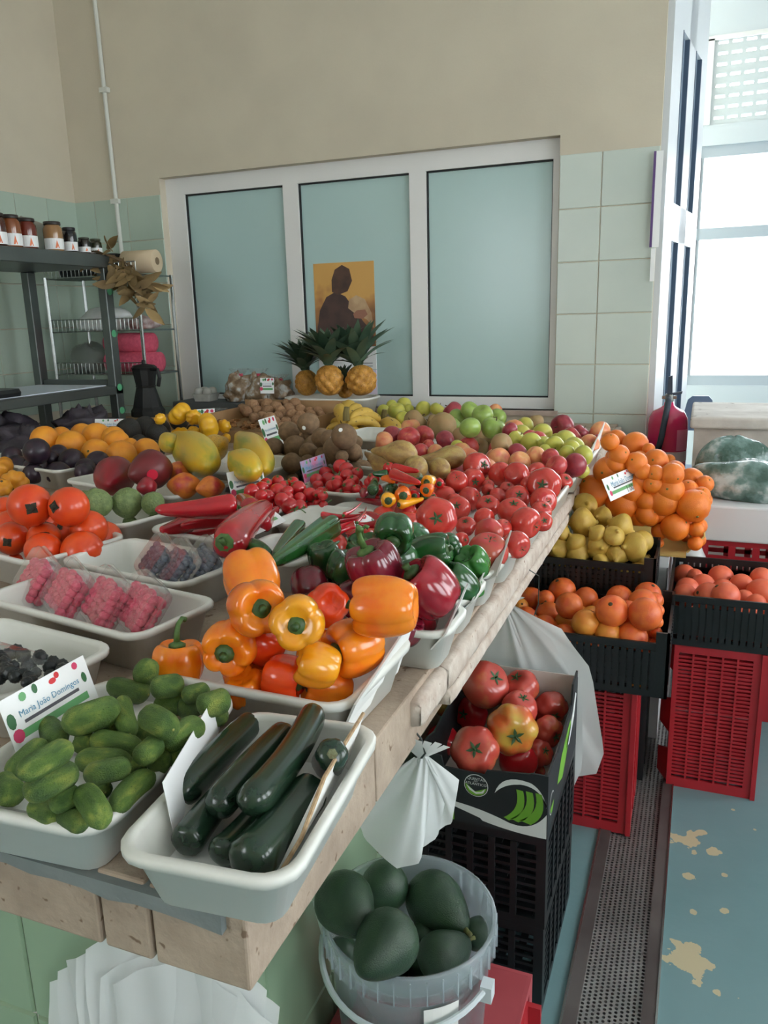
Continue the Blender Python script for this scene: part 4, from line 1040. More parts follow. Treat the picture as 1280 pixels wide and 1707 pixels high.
def sticks(pts, zt, name, mkey, mdef, label, cat, group, floor, ymax=None, part=None, part_p=1.0, cap=1.0, tol=0.97, flip=False, xmin=None, fat=1.15):
    """long fruit: (x1, y1, x2, y2, radius[, options]); the stem sits at the second end"""
    for e in pts:
        o = e[5] if len(e) > 5 else {}
        x1, y1, r = zt(e[0], e[1], e[4]); x2, y2, _ = zt(e[2], e[3], e[4]); r *= fat
        L_ = math.hypot(x2-x1, y2-y1); n = max(1, min(6, int(L_/max(r, 1))+1))
        a, b, rr_ = settle((x1, y1), (x2, y2), r, floor, o.get('ymax', ymax), tol, nsph=n, dz=o.get('dz', 0.0), xmin=xmin)
        mid = (a+b)/2; ax = (b-a)
        if ax.length < 1e-4: ax = camdir(*o.get('a', (0.2, 0.5, 0.8)))
        h = (b-a).length/2+rr_*o.get('cap', cap)
        m = PM[o['m']] if 'm' in o else PM[mdef] if isinstance(mdef, str) else PM[RNG.choice(mdef)]
        sp = o.get('spin', RNG.uniform(0, 6.28))
        put_fruit(o.get('n', name), o.get('k', mkey), m, mid, (rr_, rr_*o.get('fl', 1.0), h), axis_quat(ax, sp), o.get('lab', label), cat, group,
                  o.get('p', part if RNG.random() < part_p else None), o.get('v'))
        for k in range(n):
            t = (k+0.5)/n if n > 1 else 0.5
            add_sphere(a.lerp(b, t), rr_*0.95)
FL = CTZ+0.007
FL2 = CTZ+0.049
FL3 = CTZ+0.034

# ================================================================== PRODUCE: placing, from the wall towards the camera
Z2 = Zm(340, 420, 0.2969); Z3 = Zm(0, 640, 0.25); Z4 = Zm(250, 640, 0.2422); Z5 = Zm(520, 640, 0.25); Z8 = Zm(800, 700, 0.375)
ZT = Zm(700, 740, 0.203); ZA = Zm(600, 640, 0.203); ZB = Zm(820, 680, 0.203); ZG = Zm(860, 880, 0.328); ZX = Zm(680, 1080, 0.25)
ZP = Zm(240, 860, 0.375); ZQ = Zm(560, 840, 0.2656); ZR = Zm(400, 820, 0.2344); ZC = Zm(0, 1080, 0.328); ZZ = Zm(180, 1140, 0.40625); ZV = Zm(480, 1380, 0.328)
ZK = Zm(0, 860, 0.3125)

# pineapples in a white basin against the window
bas = link('basin', tray_mesh(0.46, 0.26, 0.135, 0.03, 0.010, 0.09), M_TRAY, loc=(-1.66, 3.50, CTZ+0.001))
tag(bas, 'white plastic basin holding the pineapples by the window', 'basin')
leafm = MB()
rs = []
for i in range(7):
    t = i/6; w_ = 0.085*(1-t)**0.8*(0.55+t) if t < 1 else 0.0005
    z = 0.40*t; xx = 0.22*t*t
    rs.append([(xx, -w_, z), (xx+0.012*(1-t), 0, z), (xx, w_, z)])
leafm.rings(rs, False, False, closed=False)
LEAF = leafm.mesh('leaf', True)
M_PLEAF = mat('pineapple_leaf', (58, 84, 66), (84, 106, 84), scale=3, rough=0.45, rnd=0.2)
def pineapple(px, py, rp, Y, hh, crown, lean, label):
    c = ony(px, py, Y); r = rp*(c-CAM).dot(FW)/FPX
    root = thing('pineapple', label, 'pineapple', c, None, 'pineapples in the white basin')
    root.rotation_euler = (lean[1], lean[0], RNG.uniform(0, 6))
    link('body', MESH['pineapple'][0], PM['pine'], root, scale=(r, r, r*hh))
    cr = link('crown', MB().lathe([(r*0.3, r*hh*0.9), (r*0.22, r*hh*1.15), (r*0.05, r*hh*1.3)], 8), M_PLEAF, root)
    n = 42
    for i in range(n):
        t = i/n; el = 1.25-1.0*t
        s_l = crown*(0.75+0.35*math.sin(math.pi*t))
        o = link('leaf', LEAF, M_PLEAF, cr, loc=(0, 0, r*hh*(0.95+0.35*(1-t))), scale=s_l)
        o.rotation_euler = (0, math.radians(4+40*t), i*2.4)
pineapple(511, 638, 17, 3.58, 1.25, 0.42, (0.05, -0.08), 'small pineapple at the bananas side of the white basin, half behind another')
pineapple(549, 634, 21, 3.45, 1.2, 0.48, (0.02, 0.02), 'golden pineapple standing in the middle of the white basin')
pineapple(602, 634, 23, 3.50, 1.08, 0.50, (-0.28, 0.04), 'orange pineapple with the tallest crown in the white basin')
pineapple(575, 650, 12, 3.60, 1.1, 0.22, (0.1, -0.1), 'little pineapple tucked between two larger ones in the basin')
for o in [q for q in bpy.data.objects if q.name.startswith('pineapple')]:
    pass

# walnuts and shelled nuts in a shallow cardboard tray
cbx = thing('nut_carton', 'shallow brown cardboard tray of walnuts near the window', 'carton', (0, 0, 0))
a0 = onz(372, 722, 0.83); a1 = onz(552, 722, 0.83); yb_ = 3.36
cx0, cx1, cy0, cy1 = -2.06, -1.50, 2.86, 3.36
link('bottom', MB().box(cx0, cx1, cy0, cy1, CTZ+0.001, CTZ+0.006), M_CARDB, cbx)
link('side', MB().box(cx0, cx1, cy0, cy0+0.006, CTZ+0.006, CTZ+0.05), M_CARDB, cbx)
link('side', MB().box(cx0, cx1, cy1-0.006, cy1, CTZ+0.006, CTZ+0.13), M_CARDB, cbx)
link('side', MB().box(cx0, cx0+0.006, cy0+0.006, cy1-0.006, CTZ+0.006, CTZ+0.10), M_CARDB, cbx)
link('side', MB().box(cx1-0.006, cx1, cy0+0.006, cy1-0.006, CTZ+0.006, CTZ+0.10), M_CARDB, cbx)
link('filler', MB().box(cx0+0.007, cx1-0.007, cy0+0.007, cy1-0.007, CTZ+0.0065, CTZ+0.045), M_CARDB, cbx)
wn = [(275,860,30),(320,855,26),(355,858,32),(405,870,30),(460,850,22),(510,850,28),(300,895,30),(360,895,32),(430,890,26),(475,880,30),(540,885,28),(590,895,24),
      (280,930,26),(325,925,28),(370,935,32),(415,925,28),(450,915,28),(495,915,30),(545,925,30),(600,915,26),(640,895,24),(240,895,28),(400,955,28),(460,955,28),(520,950,30),(570,950,28),(620,940,24),(655,915,22),(215,880,26),(480,985,26),(440,985,26)]
heap(wn, Z2, 'walnut', 'walnut', 'walnut', 'whole brown walnut in the shallow cardboard tray', 'nut', 'walnuts in the cardboard tray', CTZ+0.045, 3.33, sup=False)
rn = random.Random(3); sn = []
for i in range(46):
    x = rn.uniform(95, 345); y = rn.uniform(945, 1010) + (0 if x < 250 else 10); sn.append((x, y, rn.uniform(18, 25)))
heap(sn, Z2, 'shelled_nut', 'halfnut', 'figs', 'shelled nut piece beside the walnuts', 'nut', 'shelled nut pieces', CTZ+0.045, 3.3, axis='up', tol=0.6, sup=False, ymin=2.87)

# apples at the back
LA = {'apple_g': 'shiny green apple in the heap below the window', 'apple_y': 'yellow-green apple in the apple heap by the window', 'apple_r': 'red apple in the mixed apple heap',
      'apple_d': 'dark red apple in the mixed apple heap', 'apple_p': 'peach-coloured apple in the mixed apple heap', 'apple_b': 'dull brown russet apple in the mixed apple heap'}
g_, y_a, r_a, d_a, p_a, b_a = ({'m': k} for k in ('apple_g', 'apple_y', 'apple_r', 'apple_d', 'apple_p', 'apple_b'))
ap1 = [(190,215,45,y_a),(260,180,45,y_a),(362,170,55,y_a),(300,220,65,y_a),(400,215,45,y_a),(350,280,52,y_a),(520,205,58,y_a),(635,210,55,y_a),(760,225,75,d_a),
       (905,220,72,{'m':'apple_g','L':2}),(1005,255,80,{'m':'apple_g','L':2}),(1125,280,70,{'m':'apple_g','L':1}),(905,360,80,{'m':'apple_g','L':2}),(1095,365,92,{'m':'apple_g','L':2,'a':(0.3,0.8,0.3)}),(780,340,55,g_),(800,280,70,g_),(1110,225,55,p_a),
       (455,310,90,b_a),(600,310,55,b_a),(680,350,105,b_a),(1010,430,92,b_a),(825,440,75,b_a),(980,520,70,b_a),(1150,500,90,b_a),
       (260,430,78,d_a),(195,480,80,p_a),(400,440,85,r_a),(520,430,80,r_a),(415,350,70,p_a),(700,470,80,d_a),(490,560,70,r_a),(560,510,50,r_a),(620,560,60,p_a),(890,520,80,r_a),(830,570,80,p_a),(1120,545,70,r_a),(1130,620,90,p_a),(800,520,55,y_a)]
ap2 = [(145,180,60,d_a),(265,155,72,y_a),(360,110,58,b_a),(410,215,80,y_a),(205,260,70,y_a),(320,285,78,y_a),(80,300,85,b_a),(510,310,72,y_a),(530,250,40,y_a),
       (575,155,90,d_a),(655,245,80,r_a),(725,205,65,d_a),(885,200,82,p_a),(800,300,76,p_a),(870,265,45,r_a),(650,340,70,y_a),(615,370,60,y_a),(750,390,75,y_a),(440,350,50,y_a),
       (210,370,75,d_a),(350,400,80,p_a),(480,410,70,r_a),(530,475,80,r_a),(680,470,90,d_a),(60,420,85,p_a),(230,440,80,p_a),(420,300,45,y_a)]
heap(ap1, ZA, 'apple', 'apple', 'apple_r', 'apple in the mixed heap', 'apple', 'apples heaped below the window', FL2, 3.66, 'apple', 0.6, 'mix', labels=LA)
heap(ap2, ZB, 'apple', 'apple', 'apple_r', 'apple in the mixed heap', 'apple', 'apples heaped below the window', FL2, 3.66, 'apple', 0.6, 'mix', labels=LA, fill=(-0.66, -0.31, 2.0, 2.85, 0.043, ('apple_y', 'apple_r', 'apple_p', 'apple_d')))

# oranges in the ochre carton
ors = [(605,90,42),(690,110,52),(750,130,25),(610,170,45),(590,215,45),(555,250,60),(710,170,30),(690,200,45),(720,240,35),(780,185,50),(840,180,25),(490,335,70),(775,250,35),
       (850,260,48,{'L':1,'a':(0.2,-0.4,0.8)}),(865,225,40),(765,300,42),(940,265,48),(925,310,40),(840,330,58),(1000,285,35),(985,335,35),(660,330,56,{'L':1}),(625,395,68),(735,375,40),(735,435,44),(810,385,66,{'L':1,'a':(-0.6,0.1,0.7)}),(945,405,68,{'L':1,'a':(0,-0.7,0.7)}),(865,490,58),(970,350,35),(540,150,40)]
heap(ors, Z8, 'orange', 'ball', 'orange', 'round orange heaped in the ochre carton beyond the lemons', 'orange', 'oranges in the ochre carton', oz+0.006, 3.24, 'orange', 0.7, 'cam', tol=0.95, ymin=2.37)

# bananas: bunches of single fruit
bpf = lambda u: capp(u, 0.10)*(0.45+0.55*math.sin(math.pi*min(1, max(0, u*0.9+0.08)))**0.5)
bm = MB(); rs = []
for i in range(17):
    u = i/16; a = -0.75+1.5*u; w_ = 0.26*bpf(u) if 0 < i < 16 else 0.05
    if u < 0.1: w_ = 0.09
    cx_, cz_ = 1.3*(1-math.cos(a)), 1.3*math.sin(a)
    rs.append([(cx_+w_*math.cos(q)*math.cos(a), w_*math.sin(q), cz_-w_*math.cos(q)*math.sin(a)) for q in [2*math.pi*j/10 for j in range(10)]])
bm.rings(rs); BAN = bm.mesh('banana', True)
PM['ban'] = mat('banana_peel', (216, 180, 82), (202, 162, 66), scale=1.5, rough=0.5, spots=(74, 52, 30), spot_scale=5.5, spot_t=0.66, rnd=0.06)
def bunch(px, py, z, fruits, label):
    c = onz(px, py, z)
    root = thing('banana_bunch', label, 'bananas', c, None, 'banana bunches')
    link('stalk', MB().tube([(0, 0, -0.01), (0.0, 0.0, 0.02), (0.005, 0, 0.045)], [0.016, 0.014, 0.012], 8), mat('banana_stalk', (120, 106, 60), rough=0.8), root)
    d = (c-CAM).dot(FW)
    for (ex_, ey_, dzz, curl) in fruits:
        e = onz(px+ex_, py+ey_, z+dzz)-c
        L_ = e.length; s = L_/2.0
        o = link('banana', BAN, PM['ban'], root, loc=e/2, scale=s*1.02)
        o.rotation_mode = 'QUATERNION'
        zax = e.normalized(); xax = Vector(curl); xax = (xax-zax*xax.dot(zax)).normalized(); yax = zax.cross(xax)
        o.rotation_quaternion = Matrix((xax, yax, zax)).transposed().to_quaternion()
    return root
dn = (0, 0, -1)
bunch(577, 697, 0.905, [(-14, -22, 0.03, dn), (6, -27, 0.035, dn), (24, -24, 0.035, dn), (45, -18, 0.03, dn), (58, -8, 0.0, dn), (60, 8, -0.03, dn)], 'speckled yellow banana bunch lying uppermost, fingers spread to the apples')
bunch(574, 703, 0.875, [(8, 26, -0.045, dn), (26, 28, -0.045, dn), (46, 22, -0.045, dn), (-34, 12, -0.03, dn), (66, 14, -0.04, dn), (-22, -4, 0.0, dn)], 'speckled yellow banana bunch hanging over the kiwis')
bunch(640, 700, 0.86, [(30, 22, -0.025, dn), (46, 10, -0.02, dn), (20, 26, -0.025, dn)], 'small banana bunch beside the pears and red apples')
for q in (onz(560, 710, .86), onz(600, 705, .87), onz(640, 705, .86)): add_sphere(q, 0.05)

# kiwis
kw = [(850,440,65),(895,530,45),(975,545,65),(955,330,65),(1000,430,72),(1090,275,70,{'L':2}),(1130,440,78),(1090,370,50),(1085,540,50),(1185,370,60),(1230,400,55),(1240,450,50),(1090,470,60),(1195,470,45)]
heap(kw, Z4, 'kiwi', 'egg', 'kiwi', 'fuzzy brown kiwi in the tray behind the cherry tomatoes', 'kiwi', 'kiwis in the tray', FL, 2.42, axis='mix')
kw2 = [(60,360,60),(150,430,70),(215,350,80,{'L':1}),(270,455,58),(290,390,45),(120,370,60),(200,485,40)]
heap(kw2, Z5, 'kiwi', 'egg', 'kiwi', 'fuzzy brown kiwi in the tray behind the cherry tomatoes', 'kiwi', 'kiwis in the tray', FL, 2.42, axis='mix', fill=(-1.10, -0.87, 2.18, 2.40, 0.030, ('kiwi',)))

# hass avocados, yellow-orange citrus, ripe yellow papaya
hs1 = [(200,255,60,{'L':1}),(60,320,75),(300,330,50),(30,430,60),(360,380,42)]
heap(hs1, Z4, 'dark_avocado', 'egg', 'hass', 'wrinkled black avocado between the yellow citrus and the papayas', 'avocado', 'black avocados', FL, 2.75)
hs2 = [(860,310,75),(970,290,70),(1050,340,70),(930,390,50),(1040,430,50)]
heap(hs2, Z3, 'dark_avocado', 'egg', 'hass', 'wrinkled black avocado between the yellow citrus and the papayas', 'avocado', 'black avocados', FL, 2.75)
heap([(200,205,80,{'a':(-.6,.6,.3)}),(70,240,38),(400,292,84),(510,290,44),(300,230,50)], Z4, 'ripe_papaya', 'pumpkin', 'papaya_y', 'bright yellow lumpy fruit behind the long papayas', 'fruit', 'bright yellow lumpy fruit', FL, 2.7)
cit = [(300,375,85),(410,350,60),(475,410,90),(545,340,70),(645,360,90),(760,360,70),(780,390,75),(640,460,85),(870,410,45),(810,480,92),(975,450,80)]
heap(cit, Z3, 'yellow_orange', 'ball', 'orange_y', 'yellow-orange citrus fruit beside the dark plums', 'citrus', 'yellow-orange citrus fruit', FL, 2.35, 'orange', 0.4, 'cam')
sticks([(400,470,500,400,72,{'m':'papaya_s','lab':'heavily spotted papaya lying between the long papayas'}),(385,540,190,370,105,{'v':0,'lab':'largest green and yellow papaya, lying beside the black avocados'}),(770,560,620,360,92,{'v':1,'lab':'long yellow papaya lying beside the kiwis'}),
        (690,590,580,500,84,{'v':0,'L':1,'lab':'short yellow-green papaya in front of the long papayas'}),(140,420,110,370,55,{'lab':'papaya mostly hidden behind the largest papaya'})],
       Z4, 'papaya', 'papaya', 'papaya', 'papaya', 'papaya', 'papayas in the tray', CTZ+0.037, 2.27)
# dark plums
pl_ = [(245,450,80,{'L':1}),(110,550,70),(240,565,75),(390,470,60),(480,520,80),(390,600,75),(570,560,60),(655,525,72),(80,480,60),(560,590,55),(340,500,50)]
heap(pl_, Z3, 'plum', 'ball', 'plum', 'dark purple plum in the tray beside the yellow citrus', 'plum', 'dark plums', FL, 2.1, 'tangerine', 0.3, 'cam')
# mangoes
sticks([(1190,600,1200,580,60,{'m':'mango_o','lab':'small orange mango half hidden behind the dark mango'}),(735,650,800,590,105,{'m':'mango','lab':'crimson mango leaning in the mango tray'}),(930,590,1080,560,105,{'m':'mango_d','lab':'dark maroon mango with a round red sticker'}),
        (950,690,1010,680,52,{'m':'mango','lab':'small crimson mango wrapped in white foam net'})], Z3, 'mango', 'mango', 'mango', 'mango', 'mango', 'mangoes in the tray', CTZ+0.037, 1.88, cap=0.6)
sticks([(170,700,300,695,72,{'m':'mango_o','lab':'red and orange mango with white foam net lying in the tray'}),(360,720,470,705,62,{'m':'mango_o','lab':'peach-coloured mango at the papaya end of the tray'})], Z4, 'mango', 'mango', 'mango', 'mango', 'mango', 'mangoes in the tray', CTZ+0.037, 1.88, cap=0.6)
# cherimoyas
heap([(570,775,60),(650,795,90),(850,790,92),(1020,800,72)], Z3, 'cherimoya', 'cherimoya', 'cher', 'scaly pale green cherimoya in the tray behind the persimmons', 'cherimoya', 'cherimoyas', FL, 1.53, axis='mix')
# gourds at the left
heap([(95,665,85),(10,560,75),(15,690,60)], Z3, 'gourd', 'pumpkin', 'pump', 'small ribbed yellow gourd beside the dark plums', 'gourd', 'small yellow gourds', FL, 1.9, 'tangerine', 1.0, 'cam')
# persimmons
ps = [(30,820,60),(5,900,45),(75,950,100),(290,940,95),(690,1035,110),(480,1010,105),(80,1030,100,{'a':(0.15,-0.2,0.9)}),(295,1030,100,{'a':(0,0.9,-0.3)}),(290,1110,110,{'a':(0,0.9,-.3)}),(550,1115,125,{'lab':'persimmon at the front rim facing its calyx down','a':(0.2,-0.9,0.2)}),(200,810,128,{'lab':'big persimmon on top of the tray with its dark calyx turned to the cherimoyas','L':2,'a':(0.45,-0.15,0.85)}),(460,820,120,{'lab':'big persimmon on top of the tray next to the cherimoyas','L':2,'a':(-0.40,0.0,0.9)})]
heap(ps, Z3, 'persimmon', 'ball', 'pers', 'glossy orange persimmon in the white tray', 'persimmon', 'persimmons in the tray', FL, 1.33, 'persimmon', 0.8, 'cam')

# pears lying in front of the apples
sticks([(530,565,365,470,58,{'v':0,'cap':0.9}),(620,470,450,450,72,{'v':1}),(955,485,770,495,62,{'v':1}),(860,570,790,535,56,{'v':1}),(690,560,720,530,62)], Z5, 'pear', 'pear', 'pear', 'brown-green conference pear lying before the red apples', 'pear', 'pears before the apples', FL, 2.3, 'pear', 0.8, cap=0.9)

# tomatoes along the edge
tm_ = [(300,310,85),(430,300,95,{'a':(.2,-.2,.9)}),(470,190,110),(660,250,90,{'a':(.3,0,.9)}),(790,250,95,{'lab':'lobed tomato just before the peach-coloured apples','a':(-.5,.2,.8)}),(960,240,80),(1020,340,130,{'lab':'largest tomato by the apples with a dark star calyx','k':'tomato','v':2,'a':(-.35,0,.9)}),(1180,310,65),(890,330,60),(1010,470,100),(1000,550,80),
       (310,530,95,{'a':(-.2,.3,.9)}),(280,470,60),(410,450,90,{'a':(.7,.3,.6)}),(560,380,50),(640,430,70),(800,440,95),(560,510,90),(760,560,115,{'a':(0,.75,.6)}),(1005,640,75),(870,650,120,{'a':(.7,-.3,.6)}),(530,620,85,{'a':(.85,0,.5)}),
       (380,680,80),(570,730,110,{'m':'tom_pink'}),(680,690,70),(340,790,60),(790,830,105),(560,880,150,{'lab':'big pale pink tomato touching the green peppers','m':'tom_pink'}),(190,800,100,{'m':'tom_pink'}),(140,610,155,{'lab':'huge ribbed tomato beside the chillies','v':2,'L':1,'a':(-.1,0,.95)}),(20,720,50),(720,370,60),(560,340,45)]
heap(tm_, ZT, 'tomato', 'tomato', 'tomato', 'ripe red tomato in the heap along the counter edge', 'tomato', 'tomatoes heaped along the counter edge', FL2, 2.2, 'tomato', 0.75, 'cam',
     labels={'tom_pink': 'pale pink tomato in the heap along the counter edge'}, fill=(-0.655, -0.312, 1.262, 2.15, 0.034, ('tomato',)))

# mini peppers
mp = [(310,770,450,790,20,{'m':'pep_crim'}),(340,740,345,730,28,{'m':'pep_crim'}),(850,640,848,660,28,{'m':'m_re'}),(430,600,480,600,24,{'m':'pep_green'}),(420,640,405,710,32,{'m':'pep_green'}),(740,700,745,740,28,{'m':'pep_green'}),(720,610,722,660,32,{'m':'pep_green'}),
      (520,690,530,700,38,{'m':'pep_green'}),(680,720,682,740,30,{'m':'m_re'}),(490,630,525,632,28,{'m':'m_or'}),(800,640,780,650,38,{'m':'m_ye'}),(790,690,772,702,38,{'m':'m_or'}),(595,700,605,735,46,{'m':'m_or'}),(505,740,508,770,42,{'m':'m_ye'}),
      (720,770,600,800,28,{'m':'m_ye'}),(690,580,560,560,26,{'m':'m_re'}),(700,655,550,605,34,{'m':'m_re'})]
LM = {'pep_crim':'crimson mini pepper at the bottom of the mini pepper heap','m_re':'red mini pepper in the colourful small heap','pep_green':'dark green mini pepper in the colourful small heap','m_or':'orange mini pepper in the colourful small heap','m_ye':'yellow mini pepper in the colourful small heap'}
for e in mp: e[5]['lab'] = LM[e[5]['m']]
sticks(mp, Z5, 'mini_pepper', 'minipepper', 'm_re', 'mini pepper', 'pepper', 'mini peppers', FL, 1.80, 'minipepper', 0.9, cap=0.9)

# cherry tomatoes, loose and on the vine
ch2 = [(190,550,45),(230,570,45),(90,600,45),(110,640,48),(30,640,40),(165,650,38),(230,610,40),(300,600,40),(270,650,42),(370,635,42),(330,675,40),(220,695,45),(150,680,38),(95,700,40),(40,680,35),(165,730,30),(270,715,30),(220,740,30),(60,745,38),(15,745,35),(350,655,30),(300,695,30)]
heap(ch2, Z5, 'cherry_tomato', 'ball', 'cherry', 'small round cherry tomato in the tray by the kiwis', 'cherry tomato', 'cherry tomatoes by the kiwis', FL+0.036, 1.99, 'cherry', 0.5, 'cam', ymin=1.815)
ch1 = [(880,670,40),(700,740,50),(800,690,40),(770,720,45),(880,740,52),(810,780,48),(985,680,38),(1020,720,50),(945,780,38),(920,700,34),(880,810,48),(1030,790,40),(1100,760,45),(1190,770,32),(1030,850,50),(950,740,36),(740,780,40),(1150,760,30),(910,865,56),(890,935,42)]
heap(ch1, Z4, 'cherry_tomato', 'ball', 'cherry', 'cherry tomato on a vine truss beside the long red peppers', 'cherry tomato', 'cherry tomatoes on the vine', FL+0.036, 1.74, 'cherry', 0.4, 'cam', ymin=1.59)
def vine(pxs, zt, z, label, grp):
    pts = [onz(*zt(x, y, 0)[:2], z+dz_) for x, y, dz_ in pxs]
    b = MB().tube(pts, 0.0022, 6)
    o = link('vine', b.mesh('vine', True), M_STEM); tag(o, label, 'vine', grp)
    for i in range(1, len(pts)-1):
        d_ = Vector((RNG.uniform(-.02, .02), RNG.uniform(-.02, .02), -.012))
        link('side_stem', MB().tube([pts[i], pts[i]+d_*0.6+Vector((0, 0, .004)), pts[i]+d_], 0.0014, 5), M_STEM, o)
vg = 'tomato vine stems'
vine([(720,760,0),(800,740,.01),(880,700,.012),(960,690,.01),(1040,740,.008),(1110,800,.0),(1200,830,-.01),(1250,800,-.008)], Z4, 0.872, 'green vine stem trailing over the cherry tomato trusses', vg)
vine([(830,660,0),(900,650,.01),(1000,700,.005),(1080,690,.0)], Z4, 0.885, 'green vine stem trailing over the cherry tomato trusses', vg)
vine([(985,900,0),(1000,860,.012),(1060,810,.01),(1120,790,.006)], Z4, 0.862, 'green vine stem trailing over the cherry tomato trusses', vg)
vine([(170,640,0),(185,580,.012),(210,530,.014),(225,495,.02)], Z5, 0.885, 'upright vine stem among the loose cherry tomatoes', vg)

# long peppers and chillies
sticks([(880,860,960,860,42,{'m':'chili'}),(860,140,990,190,24),(850,225,960,230,28),(760,300,815,300,15),(830,250,700,280,22),(900,155,700,245,18),(850,185,715,195,28),(850,165,600,172,22,{'p':'chili'}),(860,85,740,165,13),(905,105,835,215,13)][1:],
       ZR, 'chilli', 'chili', 'chili', 'thin glossy red chilli in the white tray', 'chilli', 'red chillies in the tray', FL, 1.66, 'chili', 0.6, cap=0.9)
sticks([(420,1010,240,1045,42,{'p':None,'lab':'long red pepper lowest behind the blueberry punnets'}),(120,1000,240,965,52,{'lab':'short red pepper low at the persimmon side of the pile'}),(640,800,700,870,72,{'p':None,'lab':'red pepper bulging up before the printed card'}),(270,970,690,890,58,{'lab':'long red pepper crossing the middle of the pile'}),(860,870,780,960,46,{'p':None,'lab':'red pepper tucked under the big one beside the green peppers'}),
        (110,870,530,845,66,{'spin':1.0,'lab':'long straight red pepper lying highest towards the mangoes'}),(790,840,545,1075,92,{'v':1,'p':'longpepper','lab':'broad shiny red pepper pointing its stem at the blueberries'})],
       Z4, 'long_red_pepper', 'longpepper', 'lred', 'long glossy red pepper piled in the tray', 'pepper', 'long red peppers', CTZ+0.036, 1.53, 'longpepper', 0.7, cap=0.8, fat=1.22)
sticks([(700,355,560,440,20,{'p':None}),(190,430,80,395,55),(240,450,420,240,44,{'p':None}),(260,495,640,245,76,{'v':0,'p':'longpepper'})],
       ZR, 'long_green_pepper', 'longpepper', 'lgreen', 'long glossy green pepper in the small white tray', 'pepper', 'long green peppers', CTZ+0.036, 1.40, 'longpepper', 0.6, cap=0.7, fat=1.22)

# green, crimson and orange bell peppers
gp = [(541,932,29,{'a':(-.2,.9,.3)}),(575,946,30,{'a':(.3,.7,.2)}),(607,922,32,{'p':'bell_long','a':(-.1,.8,.5)}),(690,895,26),(715,922,32,{'e':1.2,'a':(.9,.2,.3)}),(745,915,26),(668,935,30,{'a':(-.8,-.3,.5)}),(764,972,33,{'a':(-.6,.5,.2)}),(788,938,28,{'m':'pep_lgreen','a':(-.5,.6,.5)}),(657,890,35,{'L':2,'a':(-.1,-.5,.8)}),(700,960,26)]
ID = lambda x, y, r: (x, y, r)
heap(gp, ID, 'green_pepper', 'bell', 'pep_green', 'dark green bell pepper behind the crimson peppers', 'pepper', 'green bell peppers', FL3, 1.24, 'bell', 0.7, 'cam', grow=1.1, labels={'pep_lgreen': 'bright green bell pepper beside the pink tomatoes'})
cp_ = [(516,978,33,{'m':'pep_plum','a':(.2,-.6,.5)}),(680,1052,26,{'m':'pep_plum'}),(700,1030,30),(650,1010,32),(590,995,32,{'m':'pep_plum'}),(622,948,47,{'m':'pep_plum','L':1,'p':'bell_long','a':(-.35,.85,.3)}),(712,980,48,{'L':1,'e':1.1,'a':(-.5,.5,.2)})]
heap(cp_, ID, 'crimson_pepper', 'bell', 'pep_crim', 'glossy crimson bell pepper behind the orange peppers', 'pepper', 'crimson bell peppers', FL3, 1.11, 'bell', 0.6, 'cam', grow=1.1, labels={'pep_plum': 'plum-coloured bell pepper behind the orange peppers'})
op = [(416,1122,42,{'lab':'orange pepper low in the heap behind the cucumbers','a':(-.3,.2,-.9)}),(439,1072,36,{'m':'pep_redor'}),(536,1088,38),(545,1148,40,{'lab':'orange pepper lowest beside the cardboard strip','a':(-.9,.2,.2)}),(474,1132,38,{'lab':'red-orange pepper at the front rim of the tray','m':'pep_redor','a':(.95,-.2,.2)}),(296,1106,42,{'p':'bell_long','a':(0.0,.95,.1),'lab':'ochre bell pepper with a long hooked stem'}),(369,1085,46,{'lab':'orange pepper facing outwards with its dark green stem beside the hooked-stem pepper','a':(-.05,-.25,.95)}),
      (547,1010,38,{'lab':'smooth red-orange pepper in front of the plum-coloured pepper','m':'pep_redor','a':(-.2,-.2,-.9)}),(590,1077,48,{'lab':'orange pepper with a shrivelled calyx beside the cardboard strip','a':(-.75,-.2,.5)}),(420,970,48,{'lab':'orange pepper highest at the blueberry side of the heap','a':(-.3,.5,-.5)}),(428,1012,49,{'lab':'deep orange pepper resting above the heap with a stubby stem','a':(.35,.05,.9)}),(640,1012,52,{'lab':'large smooth orange pepper lying sideways before the crimson peppers','e':1.12,'a':(-.95,0,-.2)}),(487,1046,47,{'lab':'ochre-yellow pepper on top showing its whole round stem end','m':'pep_yellow','a':(.02,0,1)})]
heap(op, ID, 'orange_pepper', 'bell', 'pep_orange', 'glossy orange bell pepper in the front heap', 'pepper', 'orange bell peppers', CTZ+0.018, 0.965, 'bell', 1.0, 'cam', keep=True, grow=1.12, xmin=-0.62, ymin=0.752, labels={'pep_redor': 'red-orange bell pepper in the front heap', 'pep_yellow': 'golden ochre bell pepper in the front heap'})

